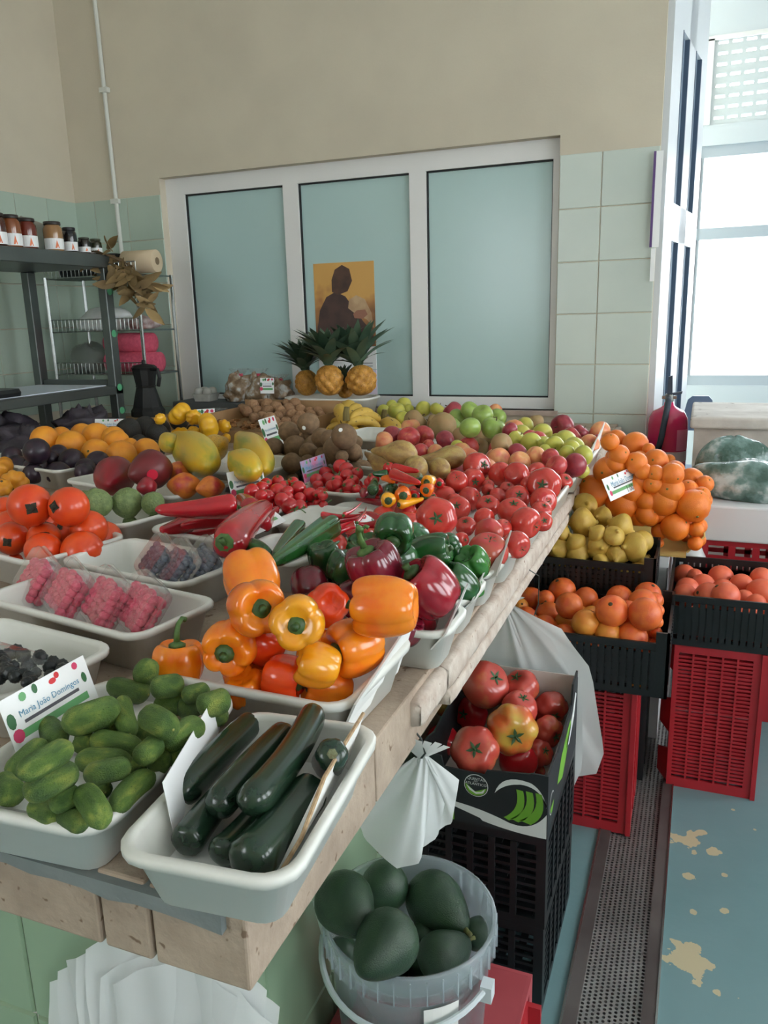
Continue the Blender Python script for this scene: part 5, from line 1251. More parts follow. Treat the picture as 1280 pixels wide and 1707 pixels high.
# small cucumbers
cu = [(60,735,20,700,58),(190,815,270,850,46),(340,850,410,885,48),(300,785,370,750,45),(700,600,705,590,38),(810,580,815,565,48),(420,485,425,470,42),(1110,350,1112,340,38),(720,430,725,420,42),(560,410,562,405,42),(900,560,930,520,40),(500,700,520,720,40),
      (830,285,900,290,46),(950,310,1000,285,46),(75,620,200,505,48),(180,720,340,640,60),(600,790,740,660,50,{'lab':'small cucumber lying at the rim next to the plain white card'}),(500,470,680,505,48),(430,570,620,582,52),(870,470,990,400,52),(745,150,748,110,50,{'lab':'small cucumber standing on end at the back of the tray','dz':-0.012}),(590,200,720,230,46),(810,200,890,190,48),
      (960,240,1030,222,38),(1050,290,1120,270,52),(620,280,655,420,42,{'lab':'bent small cucumber lying beside the plumpest one','v':1}),(760,350,850,400,56),(240,400,290,465,50),(140,620,320,520,55),(430,740,510,860,55,{'lab':'strongly curved small cucumber at the front rim','v':1}),(470,640,620,610,48),(730,545,780,500,48),(380,375,555,315,62,{'lab':'plumpest small cucumber lying before the printed card'})]
sticks(cu, ZC, 'small_cucumber', 'cuke', 'cuke', 'small warty green cucumber piled in the front tray', 'cucumber', 'small cucumbers in the tray', CTZ+0.055, 0.735, 'cuke', 0.5, cap=0.75, tol=0.86, xmin=-0.70)
# zucchini
sticks([(330,635,450,480,55,{'lab':'lowest zucchini lying against the white plastic card'}),(470,695,640,500,50,{'lab':'slim zucchini at the tray bottom between two thicker ones'}),(590,720,820,450,80,{'lab':'thickest zucchini lying lowest beside the cardboard strip'}),(905,320,918,292,58,{'dz':-0.02,'lab':'zucchini showing only its round end by the cardboard strip'}),
        (300,445,580,165,54,{'v':0,'lab':'upper zucchini lying next to the white plastic card'}),(455,490,720,200,54,{'v':0,'lab':'middle one of the three upper zucchini'}),(600,490,850,130,56,{'v':1,'spin':0.8,'lab':'curved upper zucchini reaching towards the orange peppers'})],
       ZZ, 'zucchini', 'zucchini', 'zuc', 'dark green zucchini in the tray on the counter corner', 'zucchini', 'zucchini in the tray', CTZ+0.024, 0.71, 'zucchini', 1.0, cap=0.55, tol=0.88, xmin=-0.47)

# lemons, tangerines
lem = [(360,500,42),(420,555,45),(330,590,48),(425,620,50,{'a':(.2,-.6,.7)}),(520,585,48,{'a':(0,-.2,.95)}),(530,640,40),(600,620,45),(680,585,62),(720,540,45),(520,505,40),(590,530,45,{'a':(.1,.5,.8)}),(625,475,58,{'a':(.8,-.4,.3)}),(545,430,42,{'a':(-.8,0,.5)}),(455,455,62,{'a':(.95,0,.2)}),(465,380,52,{'a':(0,.2,.9)})]
heap(lem, Z8, 'lemon', 'lemon', 'lemon', 'dull yellow lemon heaped in the black crate', 'lemon', 'lemons in the crate', 0.5475, 2.32, axis='mix', tol=0.95, ymin=2.135, fill=(-0.41, -0.095, 2.135, 2.335, 0.036, ('lemon',)))
tg = [(20,400,40,{'m':'tang_y'}),(30,510,42),(50,460,55),(75,360,55),(30,325,35),(150,360,40),(235,320,62),(165,440,60),(270,395,62,{'L':1}),(355,365,58),(145,510,62),(250,480,48,{'m':'tang_y'}),(245,545,52),(345,510,65,{'m':'tang_y','a':(.3,-.1,.9),'L':1}),(330,440,40,{'m':'tang_y'}),(385,440,40,{'m':'tang_y'}),(430,405,40),
      (475,460,75,{'L':1}),(460,560,62,{'m':'tang_y'}),(525,360,62),(570,430,55),(645,380,65),(670,340,60),(705,370,40),(650,465,78,{'L':1}),(590,555,70),(720,420,30)]
heap(tg, ZG, 'tangerine', 'ball', 'tang', 'orange-red tangerine in the crate beside the hanging bags', 'tangerine', 'tangerines in the black crate', 0.423, 2.09, 'tangerine', 0.6, 'mix', labels={'tang_y': 'yellowish tangerine in the crate beside the hanging bags'}, tol=0.95, ymin=1.822, fill=(-0.42, -0.04, 1.822, 2.108, 0.036, ('tang', 'tang', 'tang_y')))
tp = [(855,240,50),(910,245,35),(870,310,52),(860,345,55),(950,290,52),(975,345,60),(1040,255,58),(1050,315,50),(1065,365,65),(1145,290,52),(1160,360,42),(1220,385,45),(1245,255,50),(1245,330,65),(975,415,40),(1100,435,45),(1180,420,40)]
heap(tp, ZG, 'tangerine', 'ball', 'tang_p', 'pinkish tangerine in the black crate by the drain', 'tangerine', 'pinkish tangerines by the drain', 0.433, 2.46, 'tangerine', 0.5, 'mix', tol=0.95, ymin=2.136, fill=(-0.036, 0.30, 2.136, 2.48, 0.036, ('tang_p',)))

# beef tomatoes in the printed box
bt = [(270,370,95,{'lab':'brownish half-ripe tomato in the box corner under the counter edge','m':'beef_or','v':1}),(420,440,105,{'m':'beef_red'}),(950,400,105),(930,560,100),(230,610,98,{'lab':'bright red tomato in the box beside the hanging bags','m':'beef_red'}),(880,700,82),(730,750,118,{'lab':'bright red ribbed tomato pressed against the box front','m':'beef_red','a':(.1,.3,-.5)}),(740,400,110),(750,260,112,{'m':'beef'}),(450,680,148,{'lab':'ribbed pinkish tomato with a green calyx at the box front','v':1,'a':(-.15,.3,.9),'L':1}),(690,540,158,{'lab':'ribbed yellow and orange tomato on top of the box','m':'beef_or','v':0,'a':(.05,-.15,.95),'L':1}),(520,245,145,{'lab':'biggest smooth tomato on top at the back of the box','v':2,'L':1})]
heap(bt, ZX, 'beef_tomato', 'beef', 'beef', 'large ribbed pinkish tomato in the printed cardboard box', 'tomato', 'large tomatoes in the cardboard box', 0.393, 1.56, 'tomato', 0.6, 'cam',
     labels={'beef_or': 'large ribbed half-ripe orange tomato in the printed cardboard box', 'beef_red': 'bright red ribbed tomato in the printed cardboard box'}, tol=0.88)

# avocados in the bucket: a hidden bottom layer first
for i in range(6):
    a = i*math.pi/3; c = Vector((BKC.x+0.062*math.cos(a), BKC.y+0.062*math.sin(a), BKB+0.045))
    put_fruit('avocado', 'egg', PM['avo'], c, 0.038, axis_quat((math.cos(a+1.5), math.sin(a+1.5), .2), 0), 'dark green avocado in the translucent bucket', 'avocado', 'avocados in the bucket'); add_sphere(c, 0.038)
for i in range(6):
    a = i*math.pi/3+0.5; c = Vector((BKC.x+0.058*math.cos(a), BKC.y+0.058*math.sin(a), BKB+0.112))
    put_fruit('avocado', 'egg', PM['avo'], c, 0.038, axis_quat((math.cos(a+1.5), math.sin(a+1.5), .2), 0), 'dark green avocado in the translucent bucket', 'avocado', 'avocados in the bucket'); add_sphere(c, 0.038)
av = [(270,640,300,600,62,{'p':None}),(690,550,650,570,58,{'p':None}),(950,560,985,490,62,{'lab':'avocado with a pale stub stem against the bucket rim'}),(260,340,350,470,118,{'lab':'large avocado on the counter side of the bucket','p':None}),(490,330,492,225,94,{'lab':'avocado with a long hooked stem in the bucket','p':'avo_hook'}),(700,330,850,470,112,{'lab':'pear-shaped avocado pointing to the drain side of the bucket','p':'avocado'}),(740,680,870,600,96,{'lab':'avocado lying low with its stem against the bucket wall','p':'avocado'}),(540,540,420,680,126,{'lab':'largest avocado lying above the others in the bucket','p':None})]
sticks(av, ZV, 'avocado', 'avocado', 'avo', 'dark green avocado in the translucent bucket', 'avocado', 'avocados in the bucket', BKB+0.155, BKC.y+0.085, 'avocado', 1.0, cap=0.55, tol=0.80, xmin=BKC.x-0.10)

# stickers and foam nets on fruit
def sticker(px, py, pre, r_px, m, name='sticker'):
    best = None
    for o in bpy.data.objects:
        if o.name.startswith(pre) and o.type == 'MESH' and o.parent is None:
            p = Vector(o.location)-CAM; d = p.dot(FW); ex_ = 640+FPX*p.dot(RT)/d-px; ey_ = 853.5-FPX*p.dot(UP)/d-py
            q_ = ex_*ex_+ey_*ey_
            if best is None or q_ < best[0]: best = (q_, o, d)
    _, o, d = best
    rot_ = o.rotation_quaternion.to_matrix(); sc3 = o.scale
    inv = Matrix.Diagonal((1/sc3.x, 1/sc3.y, 1/sc3.z)) @ rot_.transposed()
    o_l = inv @ (CAM-Vector(o.location)); d_l = inv @ ray(px, py)
    ok_, loc_, nrm_, _ = o.ray_cast(o_l, d_l.normalized())
    if not ok_: return
    R3 = rot_ @ Matrix.Diagonal((sc3.x, sc3.y, sc3.z))
    wn = (rot_ @ Matrix.Diagonal((1/sc3.x, 1/sc3.y, 1/sc3.z)) @ nrm_).normalized()
    wp = Vector(o.location)+R3 @ loc_+wn*0.002
    t1 = wn.orthogonal().normalized(); t2 = wn.cross(t1); r = r_px*d/FPX
    pts_ = [inv @ (wp+(t1*math.cos(a)+t2*math.sin(a))*r-wn*0.0008*0-Vector(o.location)) for a in [i*math.pi/7 for i in range(14)]]
    link(name, MB().poly(pts_), m, o)
bpy.context.view_layer.update()
sticker(254, 791, 'mango', 9, mat('red_sticker', (206, 34, 62), rough=0.4))
for x_, y_ in ((507, 713), (568, 717), (553, 731), (597, 754)): sticker(x_, y_, 'kiwi', 3.5, M_PAPER)

# ================================================================== BERRIES IN CLEAR PUNNETS
def punnet(px, py, z, u, v, lu, lv, dp, label, kind, rb_, nu_, nv_):
    c = onz(px, py, z)
    u = Vector(u).normalized(); v = Vector(v); v = (v-u*v.dot(u)).normalized(); n = u.cross(v)
    q = Matrix((u, v, n)).transposed().to_quaternion()
    root = thing('punnet', label, 'punnet', c, None, 'clear plastic berry punnets')
    root.rotation_mode = 'QUATERNION'; root.rotation_quaternion = q
    def shell(l0, w0, l1, w1, za, zb2, r=0.012):
        m = MB(); rs = [rrect(l0, w0, r, za, 4), rrect((l0+l1)/2+0.003, (w0+w1)/2+0.003, r, za+(zb2-za)*0.55, 4), rrect(l1, w1, r, zb2, 4)]
        return m, rs
    m1, rs = shell(lu*0.86, lv*0.86, lu*0.98, lv*0.98, -dp/2, 0); m1.rings(rs, True, False)
    link('tub', m1.mesh('tub', True), M_CLEAR, root)
    m2 = MB(); m2.rings([rrect(lu, lv, 0.014, 0.001, 4), rrect(lu*0.99, lv*0.99, 0.014, dp*0.28, 4), rrect(lu*0.88, lv*0.88, 0.014, dp*0.5, 4)], False, True)
    link('lid', m2.mesh('lid', False), M_CLEAR, root)
    m3 = MB(); o_ = rrect(lu+0.006, lv+0.006, 0.016, -0.001, 4); i_ = rrect(lu-0.002, lv-0.002, 0.014, -0.001, 4)
    m3.rings([i_, o_, [(x, y, 0.0015) for x, y, _ in o_], [(x, y, 0.0015) for x, y, _ in i_]], False, False)
    link('flange', m3.mesh('flange'), M_CLEAR, root)
    M = q.to_matrix()
    for layer in range(2):
        for i in range(nu_):
            for j in range(nv_):
                if layer == 0 and 0 < i < nu_-1 and 0 < j < nv_-1: continue
                p = Vector(((i+0.5)/nu_-0.5, (j+0.5)/nv_-0.5, 0)); p.x *= lu*0.80; p.y = p.y*lv*0.66-lv*0.07
                p.x += RNG.uniform(-1, 1)*rb_*0.25; p.y += RNG.uniform(-1, 1)*rb_*0.25
                p.z = -dp*0.26 if layer == 0 else dp*0.14+RNG.uniform(-.1, .1)*rb_
                put_fruit(kind[0], kind[1], PM[kind[2]], c+M @ p, rb_*RNG.uniform(0.93, 1.05), axis_quat((RNG.uniform(-1, 1), RNG.uniform(-1, 1), RNG.uniform(-1, 1)), 0), kind[3], 'berry', kind[4])
U1, V1 = (0.83, -0.55, -0.08), (0.42, 0.40, 0.80)
RB = ('raspberry', 'berry', 'rasp', 'pink-red raspberry inside a clear punnet', 'raspberries in punnets')
BB = ('blueberry', 'ball', 'blue', 'dusky blueberry inside a clear punnet', 'blueberries in punnets')
for k, (px, py) in enumerate(((62, 962), (112, 982), (176, 998), (236, 1008))):
    punnet(px, py, 0.866, U1, V1, 0.112, 0.092, 0.036, ('raspberry punnet leaning first in its row, beside the persimmon tray', 'raspberry punnet leaning second in its row from the persimmon tray', 'raspberry punnet leaning third in its row from the persimmon tray', 'raspberry punnet leaning last in its row, facing the orange peppers')[k], RB, 0.0085, 6, 5)
U2, V2 = (0.72, -0.62, -0.12), (0.45, 0.40, 0.75)
for k, (px, py) in enumerate(((262, 934), (296, 943), (340, 938))):
    punnet(px, py, 0.868, U2, V2, 0.100, 0.088, 0.036, ('rear blueberry punnet of the leaning three', 'middle blueberry punnet of the leaning three', 'foremost blueberry punnet of the leaning three')[k], BB, 0.0068, 7, 6)
# blackberries in an open clamshell
cl = onz(38, 1092, 0.84)
cb = thing('clamshell', 'open clear clamshell of blackberries in the deep white tray', 'punnet', (-0.885, 0.735, CTZ+0.0075), (0, 0, math.radians(-8)))
m1 = MB().rings([rrect(0.15, 0.10, 0.02, 0.0, 5), rrect(0.165, 0.115, 0.024, 0.03, 5)], True, False); link('tub', m1.mesh('tub', True), M_CLEAR, cb)
m2 = MB().rings([rrect(0.165, 0.115, 0.024, 0.031, 5), rrect(0.150, 0.100, 0.022, 0.050, 5), rrect(0.115, 0.070, 0.02, 0.060, 5)], False, True); link('lid', m2.mesh('lid', True), M_CLEAR, cb)
bb = []; rn = random.Random(9)
for i in range(34):
    t = rn.uniform(0, 1); x = rn.uniform(-2, 108); y = 1082+ (abs(x-30)/80)*20 + rn.uniform(0, 1)*(1145-1082-abs(x-30)*0.35)
    bb.append((x, min(y, 1150-x*0.28), rn.uniform(9, 12)))
heap(bb, ID, 'blackberry', 'berry', 'black', 'black glossy blackberry heaped in the clear clamshell', 'berry', 'blackberries', CTZ+0.014, 0.775, tol=0.8, sup=False)

# ================================================================== STEEL SHELF UNIT BY THE LEFT WALL
SX = -2.58; SY1 = 3.09; SY0 = 1.9; SXB = -3.06
sh = thing('steel_shelf', 'dark stainless steel two-tier shelf unit along the left wall', 'shelf', (0, 0, 0))
def sbar(name, *b): return bevel(link(name, MB().box(*b), M_STEEL, sh), 0.003, 1)
sbar('upper_shelf', SXB-0.02, SX, SY0, SY1+0.02, 1.555, 1.614)
sbar('lower_shelf', SXB-0.02, SX, SY0, SY1+0.02, 0.978, 1.018)
for x_ in (SX-0.045, SXB-0.02):
    for y_ in (SY1-0.03, SY0):
        sbar('post', x_, x_+0.045, y_, y_+0.05, CTZ+0.001, 1.5545 if True else 0)
sbar('end_rail', SXB+0.03, SX-0.05, SY1-0.02, SY1+0.02, 1.0185, 1.045)
link('white_mat', MB().box(SXB+0.02, SX-0.05, SY0+0.06, SY1-0.04, 1.0185, 1.0225), mat('pale_blue_mat', (206, 214, 224), rough=0.6), sh)
for z_ in (1.45, 1.26, 1.01, 0.90):
    link('green_sticker', MB().lathe([(0.0215, 0), (0.0215, 0.0006), (0.001, 0.0006)], 16), mat('sticker_green', (88, 164, 120), rough=0.5), sh, loc=(SX-0.02, SY1+0.0205, z_), rot=(-math.pi/2, 0, 0))
    link('green_sticker', MB().lathe([(0.017, 0), (0.017, 0.0006), (0.001, 0.0006)], 16), mat('sticker_green', (88, 164, 120), rough=0.5), sh, loc=(SX+0.0005, SY1-0.005, z_), rot=(0, math.pi/2, 0))
# jars on the upper shelf
def jar(px, r, h, content, label, lidc=(40, 34, 32)):
    p = onx(px, 414, SX-0.05); p.z = 1.6145
    j = thing('preserve_jar', label, 'jar', p, None, 'preserve jars on the steel shelf')
    cm = mat('jar_' + '_'.join(map(str, content)), content, rough=0.15, coat=0.5)
    link('glass_body', MB().lathe([(r*0.92, 0), (r, 0.006), (r, h*0.68), (r*0.96, h*0.78), (r*0.78, h*0.86), (r*0.78, h*0.88)], 20).mesh('glass_body', True), cm, j)
    link('lid', MB().lathe([(r*0.86, h*0.88), (r*0.88, h*0.89), (r*0.88, h*0.99), (r*0.82, h)], 20).mesh('lid', True), mat('lid_%d' % lidc[0], lidc, rough=0.4), j)
    a = [math.radians(-115+i*15) for i in range(12)]
    lbm = MB().rings([[(r*1.015*math.cos(q), r*1.015*math.sin(q), 0.006) for q in a], [(r*1.015*math.cos(q), r*1.015*math.sin(q), h*0.42) for q in a]], False, False, closed=False)
    link('paper_label', lbm, M_PAPER, j)
    q0 = -0.5; tri = MB().poly([(r*1.03*math.cos(q0-.22), r*1.03*math.sin(q0-.22), 0.010), (r*1.03*math.cos(q0+.22), r*1.03*math.sin(q0+.22), 0.010), (r*1.035*math.cos(q0), r*1.035*math.sin(q0), h*0.36)])
    link('orange_mark', tri, mat('label_orange', (226, 122, 78), rough=0.6), j)
jar(-2, 0.037, 0.125, (70, 30, 20), 'jar of dark preserve at the near end of the steel shelf')
jar(23, 0.037, 0.125, (132, 74, 40), 'jar of amber preserve between two darker jars')
jar(49, 0.037, 0.120, (104, 36, 22), 'jar of deep red preserve with a domed lid')
jar(91, 0.040, 0.120, (150, 112, 72), 'jar of pale tan spread standing alone on the shelf')
jar(118, 0.031, 0.105, (24, 24, 30), 'jar of black preserve with a small round print', (30, 32, 36))
jar(141, 0.027, 0.070, (34, 30, 26), 'short jar of dark preserve beside the tall black jar', (60, 62, 52))
jar(160, 0.027, 0.070, (44, 46, 30), 'short jar with a greenish lid nearest the dried leaves', (70, 76, 58))
# crumpled grey bags behind the jars
def lump(name, c, sx, sy, sz, m, label, cat, seed, amp=0.18, group=None, n=(26, 16), freq=3.0):
    rr2 = random.Random(seed); ph = [(rr2.uniform(1, freq), rr2.uniform(1, freq), rr2.uniform(0, 6), rr2.uniform(0, 6)) for _ in range(6)]
    def f(t, p):
        k = 1+sum(amp/3*math.sin(a*t*2+c1)*math.sin(round(b)*p+c2) for a, b, c1, c2 in ph)
        k += amp*0.25*abs(math.sin(5*p+3*t+seed))
        z = math.cos(t)*k
        return (sx*math.sin(t)*k*math.cos(p), sy*math.sin(t)*k*math.sin(p), sz*max(z, -0.62))
    o = link(name, sph(f, *n, name='crumple'), m, None, loc=c)
    o.location.z += 0.62*sz
    return tag(o, label, cat, group)
M_GREYBAG = film('grey_bag_film', (150, 156, 150), clear=0.35, rough=0.3)
lump('plastic_bag', (SX-0.22, 2.86, 1.615), 0.12, 0.22, 0.085, M_GREYBAG, 'crumpled grey plastic bag behind the jars', 'bag', 4, 0.25)
# bunch of dried bay leaves at the end of the shelf
by = thing('dried_leaf_bunch', 'bunch of dried brown leaves hanging off the steel shelf end', 'dried leaves', (SX+0.03, SY1+0.06, 1.58))
lf = MB()
rs = []
for i in range(6):
    t = i/5; w_ = 0.016*math.sin(math.pi*min(0.98, t*0.9+0.06)); rs.append([(0.012*t*t, -w_, 0.085*t), (0.004+0.012*t*t, 0, 0.085*t), (0.012*t*t, w_, 0.085*t)])
lf.rings(rs, False, False, closed=False); DLEAF = lf.mesh('leaf', True)
rl = random.Random(2)
for k in range(6):
    tw = MB().tube([(-0.10+0.01*k, -0.1, 0.05), (-0.02+0.02*k, -0.02, 0.03-0.01*k), (0.05+0.018*k, 0.03, -0.05-0.03*k)], 0.003, 5)
    link('twig', tw, M_TWIG, by)
for k in range(84):
    t = rl.random(); o = link('leaf', DLEAF, M_LEAFDRY, by, loc=(-0.08+0.24*t+rl.uniform(-.03, .03), -0.05+rl.uniform(-.04, .08), 0.03-0.20*t+rl.uniform(-.06, .05)), scale=rl.uniform(0.9, 1.4))
    o.rotation_euler = (rl.uniform(0.8, 2.8), rl.uniform(-1, 1), rl.uniform(0, 6))
pr = thing('paper_roll', 'thick roll of brown paper behind the dried leaves', 'paper roll', (-2.63, 3.40, 1.60), (0, math.pi/2, 0.1))
link('roll', MB().lathe([(0.052, -0.09), (0.055, -0.088), (0.055, 0.088), (0.052, 0.09)], 24).mesh('roll', True), mat('kraft_paper', (206, 186, 156), rough=0.8), pr)
link('core', MB().lathe([(0.018, 0.0905), (0.018, 0.0915), (0.001, 0.0915)], 16), mat('kraft_core', (120, 100, 76)), pr)
# wire rack in the corner
wk = thing('wire_rack', 'chrome wire rack in the corner behind the steel shelf', 'rack', (0, 0, 0))
RX0, RX1, RY0, RY1 = -3.20, -2.62, 3.34, 3.62
for x_ in (RX0, RX1):
    for y_ in (RY0, RY1):
        link('post', MB().tube([(x_, y_, CTZ+0.001), (x_, y_, 1.545)], 0.009, 8), M_WIRE, wk)
for z_ in (1.05, 1.27, 1.54):
    b = MB()
    for k in range(24):
        x_ = RX0+(RX1-RX0)*k/23; b.tube([(x_, RY0, z_+0.06), (x_, RY0, z_), (x_, RY1, z_)], 0.0018, 5)
    link('wire_grid', b, M_WIRE, wk)['kind'] = 'stuff'
    for dz_ in (0, 0.06):
        link('rail', MB().tube([(RX0, RY0, z_+dz_), (RX1, RY0, z_+dz_)], 0.003, 6), M_WIRE, wk)
    link('rail', MB().tube([(RX0, RY1, z_), (RX1, RY1, z_)], 0.003, 6), M_WIRE, wk)
    link('rail', MB().tube([(RX0, RY0, z_-0.003), (RX0, RY1, z_-0.003)], 0.003, 6), M_WIRE, wk)
    link('rail', MB().tube([(RX1, RY0, z_-0.003), (RX1, RY1, z_-0.003)], 0.003, 6), M_WIRE, wk)
M_PINK = mat('pink_net_cloth', (214, 92, 116), (196, 76, 100), scale=60, rough=0.8, bump=0.4, bump_scale=150)
for k, (zc_, yc_, wd, lab) in enumerate(((1.108, 3.45, 0.32, 'lower roll of pink cloth on the wire rack'), (1.205, 3.47, 0.28, 'upper roll of pink cloth on the wire rack'))):
    o = link('cloth_roll', MB().lathe([(0.035, -wd/2), (0.05, -wd/2+0.004), (0.052, 0), (0.05, wd/2-0.004), (0.035, wd/2)], 20).mesh('cloth_roll', True), M_PINK, None, loc=(-2.80+0.03*(1-k), yc_, zc_), rot=(0, math.pi/2, 0.08)); tag(o, lab, 'cloth roll', 'pink cloth rolls')
lump('plastic_bag', (-2.95, 3.47, 1.275), 0.16, 0.10, 0.07, M_BAG, 'white plastic bags folded on the middle rack shelf', 'bag', 8, 0.2)
lump('plastic_bag', (-3.08, 3.47, 1.055), 0.10, 0.10, 0.09, M_GREYBAG, 'grey plastic bag beside the pink rolls on the rack', 'bag', 12, 0.25)
lump('plastic_bag', (-2.70, 3.46, 1.275), 0.07, 0.09, 0.04, mat('brown_film', (130, 84, 76), (200, 190, 190), scale=20, rough=0.4), 'small brown packet on the middle rack shelf', 'bag', 15, 0.25)
bt_ = thing('plastic_tub', 'black plastic basket hanging under the top of the wire rack', 'basket', (-2.95, 3.47, 1.545))
link('body', MB().rings([rrect(0.36, 0.2, 0.02, 0.0), rrect(0.40, 0.24, 0.02, 0.10), rrect(0.37, 0.21, 0.02, 0.10), rrect(0.34, 0.18, 0.02, 0.008)]), M_BLACK, bt_)
# moka pot
mk = thing('moka_pot', 'black stovetop coffee pot standing before the window frame', 'coffee pot', (-2.545, 3.235, CTZ+0.0565))
mk.scale = (0.82, 0.82, 0.9)
hM = 0.29
link('base', MB().lathe([(0.10, 0), (0.10, 0.03), (0.085, 0.05), (0.075, 0.09), (0.056, 0.155), (0.060, 0.165)], 10), M_DARK, mk)
link('jug', MB().lathe([(0.056, 0.166), (0.070, 0.25), (0.076, 0.262)], 10), M_DARK, mk)
link('lid', MB().lathe([(0.077, 0.2625), (0.060, 0.275), (0.012, 0.283), (0.012, 0.30), (0.004, 0.304)], 10), M_DARK, mk)
link('handle', MB().tube([(0.066, -0.02, 0.255), (0.12, -0.03, 0.252), (0.128, -0.03, 0.21), (0.112, -0.028, 0.165)], 0.011, 8), M_DARK, mk)
# box, dark leafy clutter on the left of the counter
fbx = link('flat_carton', MB().box(-0.18, 0.18, -0.11, 0.10, 0, 0.055), M_CARDB, None, loc=(-2.47, 3.22, CTZ+0.001), rot=(0, 0, 0.05)); bevel(fbx, 0.004)
tag(fbx, 'flat brown cardboard carton behind the citrus and the black avocados', 'carton')
M_PURP = mat('dark_purple_leaf', (46, 42, 48), (70, 62, 72), scale=12, rough=0.6, bump=0.5, bump_scale=30)
for k, (x_, y_, s_, lab) in enumerate(((-2.46, 2.36, 0.10, 'dark crinkled leafy greens beside the yellow citrus'), (-2.74, 2.52, 0.12, 'dark leafy heap in the shade under the steel shelf'), (-2.50, 2.75, 0.12, 'dusky cabbage heap behind the yellow citrus'))):
    lump('leafy_greens', (x_, y_, CTZ+0.001), s_, s_*1.1, s_*0.7, M_PURP, lab, 'greens', 20+k, 0.4, 'dark leafy greens', (40, 24), 6.0)
tp_ = thing('tablet_case', 'black folded case lying on the lower steel shelf', 'case', (SX-0.12, 2.42, 1.0235))
link('case', MB().rings([rrect(0.16, 0.24, 0.03, 0.0), rrect(0.165, 0.245, 0.03, 0.015), rrect(0.155, 0.235, 0.03, 0.03)]), M_BLACK, tp_)

# ================================================================== CALENDAR ON THE GLASS
GY = FY+0.0215
pa = ony(522, 440, GY); pb = ony(627, 577, GY)
cx_, cw_ = (pa.x+pb.x)/2, (pb.x-pa.x); ct_, cb_ = pa.z, pb.z
cal = thing('wall_calendar', 'calendar with a warm brown and gold picture on the middle frosted pane', 'calendar', (cx_, GY, cb_))
def pic_mat():
    m = bpy.data.materials.new('golden_picture'); m.use_nodes = True; N = m.node_tree.nodes; Lk = m.node_tree.links; b = N['Principled BSDF']
    tc = N.new('ShaderNodeTexCoord'); nz = N.new('ShaderNodeTexNoise'); nz.inputs['Scale'].default_value = 9
    Lk.new(tc.outputs['Object'], nz.inputs['Vector']); sx = N.new('ShaderNodeSeparateXYZ'); Lk.new(tc.outputs['Object'], sx.inputs[0])
    ad = N.new('ShaderNodeMath'); ad.operation = 'MULTIPLY_ADD'; ad.inputs[1].default_value = 1.9; Lk.new(sx.outputs['Z'], ad.inputs[0]); Lk.new(nz.outputs['Fac'], ad.inputs[2])
    rp = N.new('ShaderNodeValToRGB'); rp.color_ramp.elements[0].position = 0.45; rp.color_ramp.elements[0].color = lin((58, 40, 36)); rp.color_ramp.elements[1].position = 1.25; rp.color_ramp.elements[1].color = lin((206, 158, 84))
    e = rp.color_ramp.elements.new(0.85); e.color = lin((168, 116, 66)); rp.color_ramp.elements[-1].position = 1.0
    Lk.new(ad.outputs[0], rp.inputs[0]); Lk.new(rp.outputs[0], b.inputs['Base Color']); b.inputs['Roughness'].default_value = 0.45
    return m
hp = ct_-cb_
link('picture', MB().box(-cw_/2, cw_/2, -0.0015, 0, 0, hp), pic_mat(), cal)
def blob(pts, m, lift, name='painted_shape'): link(name, MB().poly([(x*cw_-cw_/2, -0.0015-lift, z*hp) for x, z in pts]), m, cal)
blob([(0.02, 0.02), (0.98, 0.02), (0.96, 0.16), (0.80, 0.30), (0.66, 0.45), (0.52, 0.60), (0.36, 0.66), (0.20, 0.60), (0.08, 0.44), (0.03, 0.22)], mat('picture_brown', (78, 54, 48), (62, 44, 40), scale=14, rough=0.5), 0.0004)
blob([(0.30+0.0, 0.66), (0.40, 0.62), (0.56, 0.66), (0.64, 0.78), (0.60, 0.92), (0.48, 0.97), (0.36, 0.92), (0.30, 0.80)], mat('picture_dark', (64, 44, 36), (86, 58, 44), scale=16, rough=0.5), 0.0007)
blob([(0.56, 0.46), (0.66, 0.40), (0.86, 0.32), (0.97, 0.22), (0.94, 0.40), (0.84, 0.56), (0.70, 0.61), (0.58, 0.56)], mat('picture_cream', (190, 160, 124), (166, 132, 98), scale=18, rough=0.5), 0.0010)
blob([(0.66, 0.34), (0.80, 0.33), (0.88, 0.38), (0.84, 0.44), (0.70, 0.43), (0.64, 0.39)], mat('picture_rose', (150, 102, 82), rough=0.5), 0.0013)
link('month_pad', MB().box(-cw_/2+0.01, cw_/2, -0.004, 0, -0.115, -0.003), M_PAPER, cal)
link('date_pad', MB().box(-cw_/2+0.01, cw_/2, -0.004, 0, -0.27, -0.118), mat('lilac_paper', (226, 214, 230), rough=0.6), cal)
link('lettering', text_mesh('boro', 0.042), mat('grey_ink', (96, 104, 112), rough=0.6), cal, loc=(cw_*0.24, -0.0045, -0.050), rot=(math.pi/2, 0, 0))
for z_ in (-0.083, -0.098):
    link('print_line', MB().box(cw_*0.18, cw_*0.44, -0.0046, -0.004, z_-0.003, z_), mat('grey_ink', (96, 104, 112)), cal)

